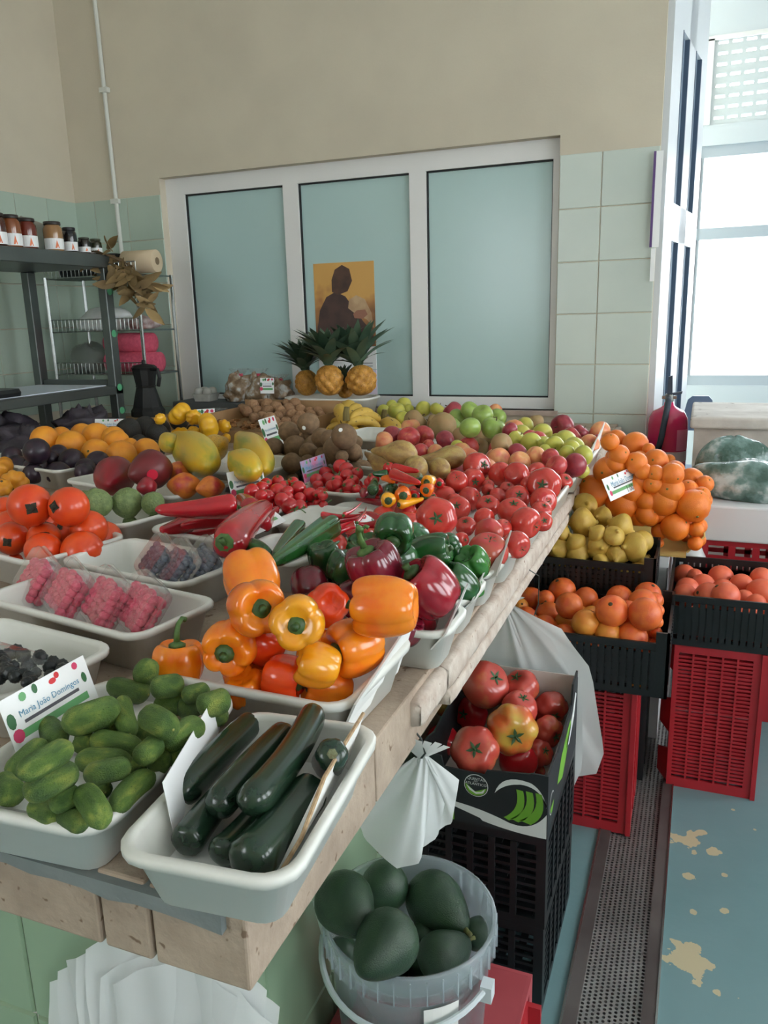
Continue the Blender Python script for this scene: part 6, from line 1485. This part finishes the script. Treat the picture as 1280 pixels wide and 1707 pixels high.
# ================================================================== NUT BAGS, EGG CARTON, JAR BY THE WINDOW
M_NUTBAG = mat('nuts_in_film', (120, 98, 76), (196, 196, 192), scale=26, rough=0.25, coat=0.4, bump=0.4, bump_scale=40, c3=(150, 128, 104))
stand = link('display_stand', MB().box(-0.33, 0.33, -0.09, 0.09, 0, 0.10), mat('dark_grey_box', (70, 74, 74), rough=0.6), None, loc=(-2.24, 3.56, CTZ+0.001)); bevel(stand)
tag(stand, 'low dark box carrying the nut bags by the window', 'box')
for k, (px, py, s_, lab) in enumerate(((400, 622, 0.085, 'clear bag of nuts with a pink clip beside the egg carton'), (432, 628, 0.085, 'clear bag of brown nuts with a red clip, middle of the row'), (466, 634, 0.07, 'clear bag of nuts nearest the pineapples'))):
    p = ony(px, py+20, 3.54)
    o = lump('nut_bag', (p.x, 3.54, CTZ+0.102), s_, s_*0.7, s_*0.95, M_NUTBAG, lab, 'bag of nuts', 30+k, 0.3, 'clear bags of nuts', (30, 18), 5.0)
    link('tied_top', MB().rings([[(0.012*math.cos(a), 0.012*math.sin(a), s_*0.8) for a in [i*math.pi/4 for i in range(8)]], [(0.05*math.cos(a)*(1+0.4*(i % 2)), 0.03*math.sin(a), s_*1.35) for i, a in enumerate([i*math.pi/4 for i in range(8)])]], False, False), M_CLEAR, o)
    link('clip', MB().box(-0.018, 0.018, -0.006, 0.006, s_*0.9, s_*1.05), mat('pink_clip', (222, 60, 96), rough=0.4), o)
eg = thing('egg_carton', 'small grey egg carton on the dark box by the window', 'carton', (-2.40, 3.53, CTZ+0.102))
M_PULP = mat('grey_pulp', (176, 176, 168), (160, 160, 152), scale=30, rough=0.9)
link('tray', MB().rings([rrect(0.09, 0.09, 0.012, 0), rrect(0.11, 0.105, 0.014, 0.035), rrect(0.115, 0.11, 0.014, 0.038)]), M_PULP, eg)
for dx in (-0.025, 0.025):
    for dy in (-0.024, 0.024):
        link('cup', MB().lathe([(0.024, 0.0385), (0.022, 0.06), (0.014, 0.068), (0.002, 0.07)], 12, c=(dx, dy)).mesh('cup', True), M_PULP, eg)
ch_ = onz(374, 690, CTZ+0.01)
cj = thing('snack_tub', 'clear tub of dried fruit chips below the egg carton', 'tub', (-2.20, 3.30, CTZ+0.001))
link('tub', MB().lathe([(0.062, 0), (0.066, 0.07), (0.060, 0.08), (0.064, 0.082), (0.064, 0.09), (0.01, 0.092)], 24).mesh('tub', True), M_CLEAR, cj)
link('chips', MB().lathe([(0.055, 0.002), (0.058, 0.06), (0.03, 0.068), (0.002, 0.07)], 16).mesh('chips', True), mat('dried_chips', (214, 166, 84), (110, 66, 40), scale=60, rough=0.7, bump=0.5, bump_scale=80), cj)

# ================================================================== CARDS
CARD_T = {}
def card(bl, br, z, h, label, lean=(0.15, 0.35), full=True, tint=None, price=None):
    """a small stall card: bottom corners found from pixels on the height z they stand on"""
    a = onz(bl[0], bl[1], z); b = onz(br[0], br[1], z) if len(br) == 2 else onz(br[0], br[1], br[2])
    u = (b-a); W = u.length; u.normalize()
    n = Vector((-u.y, u.x, 0)) * -1
    if n.dot(CAM-a) < 0: n = -n
    v = Vector((0, 0, 1))*math.cos(lean[1]) - n*math.sin(lean[1])
    v = (v-u*v.dot(u)).normalized(); n = u.cross(v)
    root = thing('stall_card', label, 'card', a, None, 'printed stall cards')
    root.rotation_mode = 'QUATERNION'; root.rotation_quaternion = Matrix((u, v, n)).transposed().to_quaternion()
    link('card', MB().box(0, W, 0, h, -0.0006, 0), M_PAPER if tint is None else tint, root)
    if not full: return root
    ps_ = mat('pink_print', (206, 64, 104), rough=0.5); gs_ = mat('green_print', (104, 168, 110), rough=0.5); rs_ = mat('red_print', (204, 48, 54), rough=0.5); dg = mat('dark_green_print', (54, 106, 66), rough=0.5); bl_ = mat('blue_print', (70, 140, 176), rough=0.5)
    link('green_band', MB().poly([(W*0.10, h*0.22, .0003), (W*0.90, h*0.22, .0003), (W*0.90, h*0.36, .0003), (W*0.10, h*0.36, .0003)]), gs_, root)
    def dot(x, y, r, m, e=1.0): link('print_mark', MB().poly([(x*W+r*h*math.cos(q), y*h+r*h*e*math.sin(q), 0.0004) for q in [i*math.pi/5 for i in range(10)]]), m, root)
    dot(0.08, 0.30, 0.12, ps_); dot(0.06, 0.58, 0.09, dg, 1.6); dot(0.24, 0.88, 0.08, gs_); dot(0.38, 0.90, 0.06, dg, 1.5); dot(0.58, 0.86, 0.09, rs_, 0.6); dot(0.64, 0.92, 0.06, rs_); dot(0.86, 0.90, 0.07, ps_); dot(0.92, 0.62, 0.06, dg, 1.7)
    if price:
        link('lettering', text_mesh(price, h*0.42), M_DARK, root, loc=(W*0.55, h*0.18, 0.0006))
    sz = W*0.080
    key = round(sz, 4)
    if key not in CARD_T: CARD_T[key] = text_mesh('Maria Jo\u00e3o Domingos', sz)
    link('lettering', CARD_T[key], bl_, root, loc=(W*0.5, h*0.62, 0.0006))
    link('print_line', MB().poly([(W*0.18, h*0.44, .0004), (W*0.82, h*0.44, .0004), (W*0.82, h*0.50, .0004), (W*0.18, h*0.50, .0004)]), mat('dark_ink', (84, 84, 92), rough=0.6), root)
    return root
card((30, 1262), (168, 1172), 0.862, 0.062, 'printed card with red and green vegetables behind the small cucumbers', lean=(0, 0.30))
card((157, 722), (216, 722), 0.862, 0.060, 'printed card behind the yellow citrus', lean=(0, .3))
card((388, 838), (446, 822), 0.866, 0.075, 'printed card beside the long red peppers and cherry tomatoes', lean=(0, .2))
card((508, 806), (548, 790), 0.868, 0.060, 'blue and pink printed card before the kiwis', lean=(0, .2), tint=mat('blue_card', (128, 176, 206), (214, 132, 172), scale=30, rough=0.5))
card((448, 752), (474, 742), 0.812, 0.125, 'tilted card among the nuts and kiwis', lean=(0, .3))
card((327, 722), (361, 720), 0.806, 0.11, 'small printed card beside the shelled nuts', lean=(0, .3))
card((434, 656), (457, 656), 0.955, 0.075, 'printed card standing before the nut bags', lean=(0, .1))
card((1018, 836), (1078, 808), 0.79, 0.066, 'price card stuck among the oranges', lean=(0, .45), price='1.00')
card((408, 900), (478, 868), 0.872, 0.060, 'printed card lying between the long green peppers and chillies', lean=(0, 1.0))
card((598, 898), (628, 886), 0.880, 0.040, 'printed card between the chillies and the green bell peppers', lean=(0, .3))
cw1 = card((290, 1392), (368, 1240), 0.838, 0.055, 'plain white plastic card standing against the zucchini', lean=(0, 0.1), full=False)
card((548, 1600), (520, 1500, 0.44), 0.36, 0.05, 'card tucked inside the avocado bucket', lean=(0, -0.2))

# white cardboard strips standing along the tray rims
def board(pts, label, m=M_WHITE, th=(0.003, 0, 0)):
    o = link('cardboard_strip', MB().slab(pts, th), m); return tag(o, label, 'cardboard', 'cardboard strips along the trays')
board([(-0.372, 0.762, 0.818), (-0.372, 0.955, 0.818), (-0.346, 0.965, 0.905), (-0.346, 0.752, 0.872)], 'white cardboard strip standing beside the orange peppers')
board([(-0.335, 0.995, 0.840), (-0.335, 1.100, 0.840), (-0.312, 1.105, 0.905), (-0.312, 0.992, 0.868)], 'white cardboard strip standing beside the crimson peppers')
board([(-0.336, 1.130, 0.842), (-0.336, 1.240, 0.842), (-0.312, 1.245, 0.905), (-0.312, 1.128, 0.866)], 'white cardboard strip beside the green peppers')
board([(-0.334, 1.268, 0.850), (-0.334, 1.370, 0.850), (-0.306, 1.375, 0.918), (-0.306, 1.266, 0.866)], 'white cardboard strip before the pink tomatoes', M_BOXW)
board([(-0.318, 2.24, 0.85), (-0.318, 2.76, 0.85), (-0.298, 2.77, 0.935), (-0.298, 2.23, 0.867)], 'white cardboard strip between the apples and the oranges')
zb_ = board([(-0.316, 0.492, 0.827), (-0.336, 0.700, 0.827), (-0.318, 0.712, 0.886), (-0.306, 0.590, 0.884), (-0.303, 0.535, 0.858)], 'white cardboard strip with a torn brown edge along the zucchini tray')
link('torn_edge', MB().tube([(-0.3145, 0.492, 0.828), (-0.3015, 0.535, 0.858), (-0.3045, 0.590, 0.884), (-0.3165, 0.712, 0.886)], 0.0022, 6), mat('corrugated_edge', (190, 164, 130), (160, 130, 98), scale=160, rough=0.85), zb_)

# ================================================================== HANGING PLASTIC BAGS
def curve_at(pts, u):
    n = len(pts)-1; k = min(int(u*n), n-1); t = u*n-k
    return Vector(pts[k]).lerp(Vector(pts[k+1]), t)
def sheet_mesh(apex, bottom, amp, k, seed, nu=26, nv=14, spread=0.012, sag=0.0):
    rr2 = random.Random(seed); ph = rr2.uniform(0, 6); b = MB(); rows_ = []
    apex = Vector(apex); mid = curve_at(bottom, 0.5)-apex
    side = (curve_at(bottom, 1)-curve_at(bottom, 0)).normalized(); nrm = mid.cross(side).normalized()
    for j in range(nv+1):
        v = j/nv; row_ = []
        for i in range(nu+1):
            u = i/nu; e = curve_at(bottom, u)
            a = apex+side*(u-0.5)*spread*2
            p = a.lerp(e, v)+nrm*(amp*math.sin(u*k+ph)*(0.25+0.75*math.sin(math.pi*v*0.85))+0.4*amp*math.sin(u*k*2.3+v*3+ph))
            p.z += sag*math.sin(math.pi*v)
            row_.append(p)
        rows_.append(row_)
    b.rings(rows_, False, False, closed=False); return b.mesh('bag_sheet', True)
def bag_bundle(label, apex, bottoms, amp, k, hook):
    r = thing('bag_bundle', label, 'plastic bags', (0, 0, 0), None, 'bundles of plastic bags')
    for i, bt2 in enumerate(bottoms):
        link('bag', sheet_mesh(apex, bt2, amp, k+i*1.7, 40+i), M_BAG, r)
    a = Vector(apex)
    tf = MB()
    for i in range(7):
        an = -0.9+0.3*i; d = Vector((math.sin(an), 0.2*math.cos(i), math.cos(an)*0.7))
        tf.slab([a+Vector((-0.004, 0, 0)), a+Vector((0.004, 0, 0)), a+d*0.045+Vector((0.006, 0, 0)), a+d*0.048-Vector((0.006, 0, 0))], (0, 0.0006, 0))
    link('gathered_top', tf, M_BAG, r)['kind'] = 'stuff'
    link('hook', MB().tube(hook, 0.0016, 6), M_STEELD, r)
    return r
bag_bundle('white bags hanging under the counter edge above the avocado bucket', (-0.338, 0.955, 0.690),
           [[(-0.440, 0.945, 0.60), (-0.425, 0.94, 0.545), (-0.37, 0.935, 0.515), (-0.335, 0.94, 0.53), (-0.325, 0.955, 0.63)],
            [(-0.425, 0.96, 0.62), (-0.41, 0.96, 0.56), (-0.36, 0.96, 0.525), (-0.318, 0.965, 0.555), (-0.305, 0.975, 0.63)],
            [(-0.37, 0.975, 0.60), (-0.34, 0.975, 0.545), (-0.30, 0.98, 0.575), (-0.290, 0.985, 0.645)]], 0.004, 9, [(-0.350, 0.955, 0.735), (-0.335, 0.952, 0.722), (-0.330, 0.953, 0.70), (-0.338, 0.955, 0.688)])
bag_bundle('white bags hanging from a wire behind the cardboard tomato box', (-0.372, 1.63, 0.675),
           [[(-0.46, 1.645, 0.46), (-0.40, 1.65, 0.32), (-0.30, 1.65, 0.24), (-0.225, 1.648, 0.215), (-0.195, 1.64, 0.30), (-0.20, 1.635, 0.48), (-0.27, 1.63, 0.61)],
            [(-0.42, 1.66, 0.46), (-0.36, 1.665, 0.32), (-0.24, 1.665, 0.25), (-0.165, 1.66, 0.285), (-0.15, 1.655, 0.34), (-0.185, 1.65, 0.54), (-0.25, 1.645, 0.63)]], 0.005, 11, [(-0.372, 1.60, 0.735), (-0.355, 1.61, 0.73), (-0.350, 1.62, 0.70), (-0.372, 1.63, 0.672)])
fbn = thing('bag_stack', 'stack of thin white bags nailed to the green tiles under the counter front', 'plastic bags', (0, 0, 0), None, 'bundles of plastic bags')
for k in range(7):
    xl = -0.672+0.020*k; xr = -0.355-0.010*(k % 3); zt2 = 0.545+0.020*k if k < 5 else 0.60
    yy = 0.578-0.004*k
    b = MB(); rows_ = []; rk = random.Random(60+k); ph = rk.uniform(0, 6)
    for j in range(11):
        v = j/10; row_ = []
        for i in range(31):
            u = i/30
            x_ = xl+(xr-xl)*u; zt3 = zt2+0.055*math.sin(math.pi*min(1, u*0.9+0.05))+0.02*u
            z_ = zt3-(zt3-0.28)*v
            y_ = yy-0.006-0.0022*math.sin(u*22+ph)-0.004*v-0.003*math.sin(u*7+ph+v*3)
            row_.append((x_+0.006*math.sin(v*9+ph), y_-0.012*v, z_))
        rows_.append(row_)
    b.rings(rows_, False, False, closed=False)
    link('bag', b.mesh('bag_sheet', True), M_BAG, fbn)
link('nail', MB().tube([(-0.500, 0.586, 0.572), (-0.505, 0.520, 0.560)], 0.0035, 6), M_DARK, fbn)
# wire loop over the tangerines
wl_ = link('wire_loop', MB().tube([(-0.335, 1.62, 0.775), (-0.305, 1.66, 0.74), (-0.312, 1.70, 0.66), (-0.33, 1.68, 0.60), (-0.355, 1.66, 0.64)], 0.0012, 6).mesh('wire_loop', True), M_STEELD)
tag(wl_, 'thin bent wire hanging from the counter edge before the tangerines', 'wire')

# ================================================================== FIRE EXTINGUISHER AT THE WALL END
fx = thing('fire_extinguisher', 'magenta-red fire extinguisher hung at the end of the back wall', 'extinguisher', (-0.125, 3.655, 0.52))
M_EXT = mat('extinguisher_red', (208, 44, 98), (200, 38, 90), scale=2, rough=0.2, coat=0.5)  # pinkish shift of the red paints overexposure into the base colour
M_SLATE = mat('slate_rubber', (52, 62, 76), rough=0.5)
R_ = 0.083
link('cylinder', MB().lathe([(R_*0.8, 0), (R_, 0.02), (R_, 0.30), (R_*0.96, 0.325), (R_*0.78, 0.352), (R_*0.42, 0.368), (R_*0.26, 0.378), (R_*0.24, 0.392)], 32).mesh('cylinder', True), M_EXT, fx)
link('valve', MB().lathe([(0.016, 0.392), (0.018, 0.40), (0.018, 0.425), (0.010, 0.43)], 12).box(-0.030, 0.03, -0.008, 0.008, 0.405, 0.418), M_WIRE, fx)
link('lever', MB().slab([(-0.010, -0.012, 0.425), (-0.008, -0.012, 0.500), (0.008, -0.012, 0.505), (0.012, -0.012, 0.425)], (0, 0.02, 0)), M_SLATE, fx)
link('carry_grip', MB().slab([(0.004, -0.010, 0.418), (0.05, -0.010, 0.428), (0.052, -0.010, 0.438), (0.004, -0.010, 0.430)], (0, 0.018, 0)), M_SLATE, fx)
link('hose', MB().tube([(-0.005, -0.02, 0.412), (0.0, -0.06, 0.40), (-0.008, -0.095, 0.34), (-0.018, -0.10, 0.26), (-0.035, -0.10, 0.17)], 0.0125, 10).mesh('hose', True), M_SLATE, fx)
a = [math.radians(-60+i*8) for i in range(8)]
link('label', MB().rings([[(R_*1.008*math.cos(q), R_*1.008*math.sin(q), 0.19) for q in a], [(R_*1.008*math.cos(q), R_*1.008*math.sin(q), 0.28) for q in a]], False, False, closed=False), mat('pale_print', (220, 130, 160), rough=0.5), fx)
link('white_band', MB().lathe([(R_*1.006, 0.14), (R_*1.006, 0.185)], 32, False, False), mat('band_white', (226, 206, 210), rough=0.5), fx)
link('bracket', MB().box(-0.105, -0.05, 0.0, 0.0945, 0.18, 0.22), M_WIRE, fx)

# ================================================================== FAR RIGHT: BENCH, CHAIR, GREENS
bn = thing('stone_bench', 'whitish stone counter beyond the fire extinguisher', 'counter', (0, 0, 0))
M_BN = mat('whitewashed_stone', (212, 206, 198), (190, 182, 174), scale=9, rough=0.8, spots=(150, 140, 132), spot_scale=24, spot_t=0.68, bump=0.2, bump_scale=40)
bevel(link('top', MB().box(-0.030, 1.6, 3.20, 3.74, 0.86, 0.905), M_BN, bn), 0.01, 3)
link('front', MB().box(-0.015, 1.58, 3.225, 3.72, 0.0, 0.8595), M_BN, bn)
ch0 = thing('chair', 'dark blue chair with a rounded back behind the stone counter', 'chair', (0.0, 4.30, 0))
pts = [(-0.09, 0.80), (-0.092, 0.90), (-0.075, 0.955), (-0.045, 0.975), (0.06, 0.975), (0.085, 0.955), (0.095, 0.90), (0.095, 0.80)]
M_CH = mat('slate_blue_plastic', (92, 110, 134), rough=0.4)
link('backrest', MB().slab([(x*0.72-0.005, 0, z-0.10) for x, z in pts], (0, 0.02, 0)), M_CH, ch0)
link('seat', MB().box(-0.18, 0.18, -0.02, 0.36, 0.43, 0.46), M_CH, ch0)
for sx in (-0.15, 0.15):
    for sy in (0.02, 0.32):
        link('leg', MB().tube([(sx, sy, 0), (sx*0.95, sy, 0.43)], 0.011, 8), M_STEELD, ch0)
    link('back_post', MB().tube([(sx*0.5, 0.012, 0.45), (sx*0.4, 0.012, 0.74)], 0.010, 8), M_STEELD, ch0)
fc = crate('vented_crate', 'red vented crate under the foam box of bagged greens', 0.035, 0.55, 2.60, 2.98, 0.0, 0.595, M_RED, (7, 5), 14, 0.02, 0.016, None, top=True)
f2b = link('foam_box', MB().box(0, 0.56, 0, 0.42, 0, 0.112), mat('white_foam', (214, 218, 220)), None, loc=(0.022, 2.58, 0.597)); bevel(f2b, 0.006)
tag(f2b, 'long white foam box under the bagged greens', 'box')
M_GRN = mat('greens_in_film', (70, 98, 88), (206, 216, 214), scale=16, rough=0.25, coat=0.3, c3=(112, 140, 134), bump=1.0, bump_scale=26, lo=0.40, hi=0.68)  # pale mottling: white film, with its highlights painted into the colour
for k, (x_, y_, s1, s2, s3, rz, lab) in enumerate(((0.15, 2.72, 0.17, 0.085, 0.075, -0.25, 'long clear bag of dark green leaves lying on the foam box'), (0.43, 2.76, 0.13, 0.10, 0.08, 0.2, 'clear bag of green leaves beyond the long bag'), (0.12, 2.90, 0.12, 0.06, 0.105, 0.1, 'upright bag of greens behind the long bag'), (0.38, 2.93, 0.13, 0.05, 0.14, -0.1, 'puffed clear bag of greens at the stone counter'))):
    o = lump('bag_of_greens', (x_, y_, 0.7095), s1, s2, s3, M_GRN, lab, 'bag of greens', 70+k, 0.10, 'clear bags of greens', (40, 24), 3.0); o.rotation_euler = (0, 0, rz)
    fl_ = MB().rings([[(s1*0.5+0.0*j, -s2*0.3+s2*0.6*i/6, s3*0.7+0.006*math.sin(i*2)) for i in range(7)] if j == 0 else [(s1*(0.5+0.35*j), -s2*(0.3+0.3*j)+s2*(0.6+0.6*j)*i/6, s3*0.7-0.03*j+0.010*math.sin(i*2.2+j)) for i in range(7)] for j in range(3)], False, False, closed=False)
    link('loose_end', fl_.mesh('loose_end', True), M_CLEAR, o)
o = lump('plastic_bag', (0.0, 2.56, 0.515), 0.045, 0.035, 0.05, M_BAG, 'white plastic bag tucked beside the orange carton', 'bag', 90, 0.2)
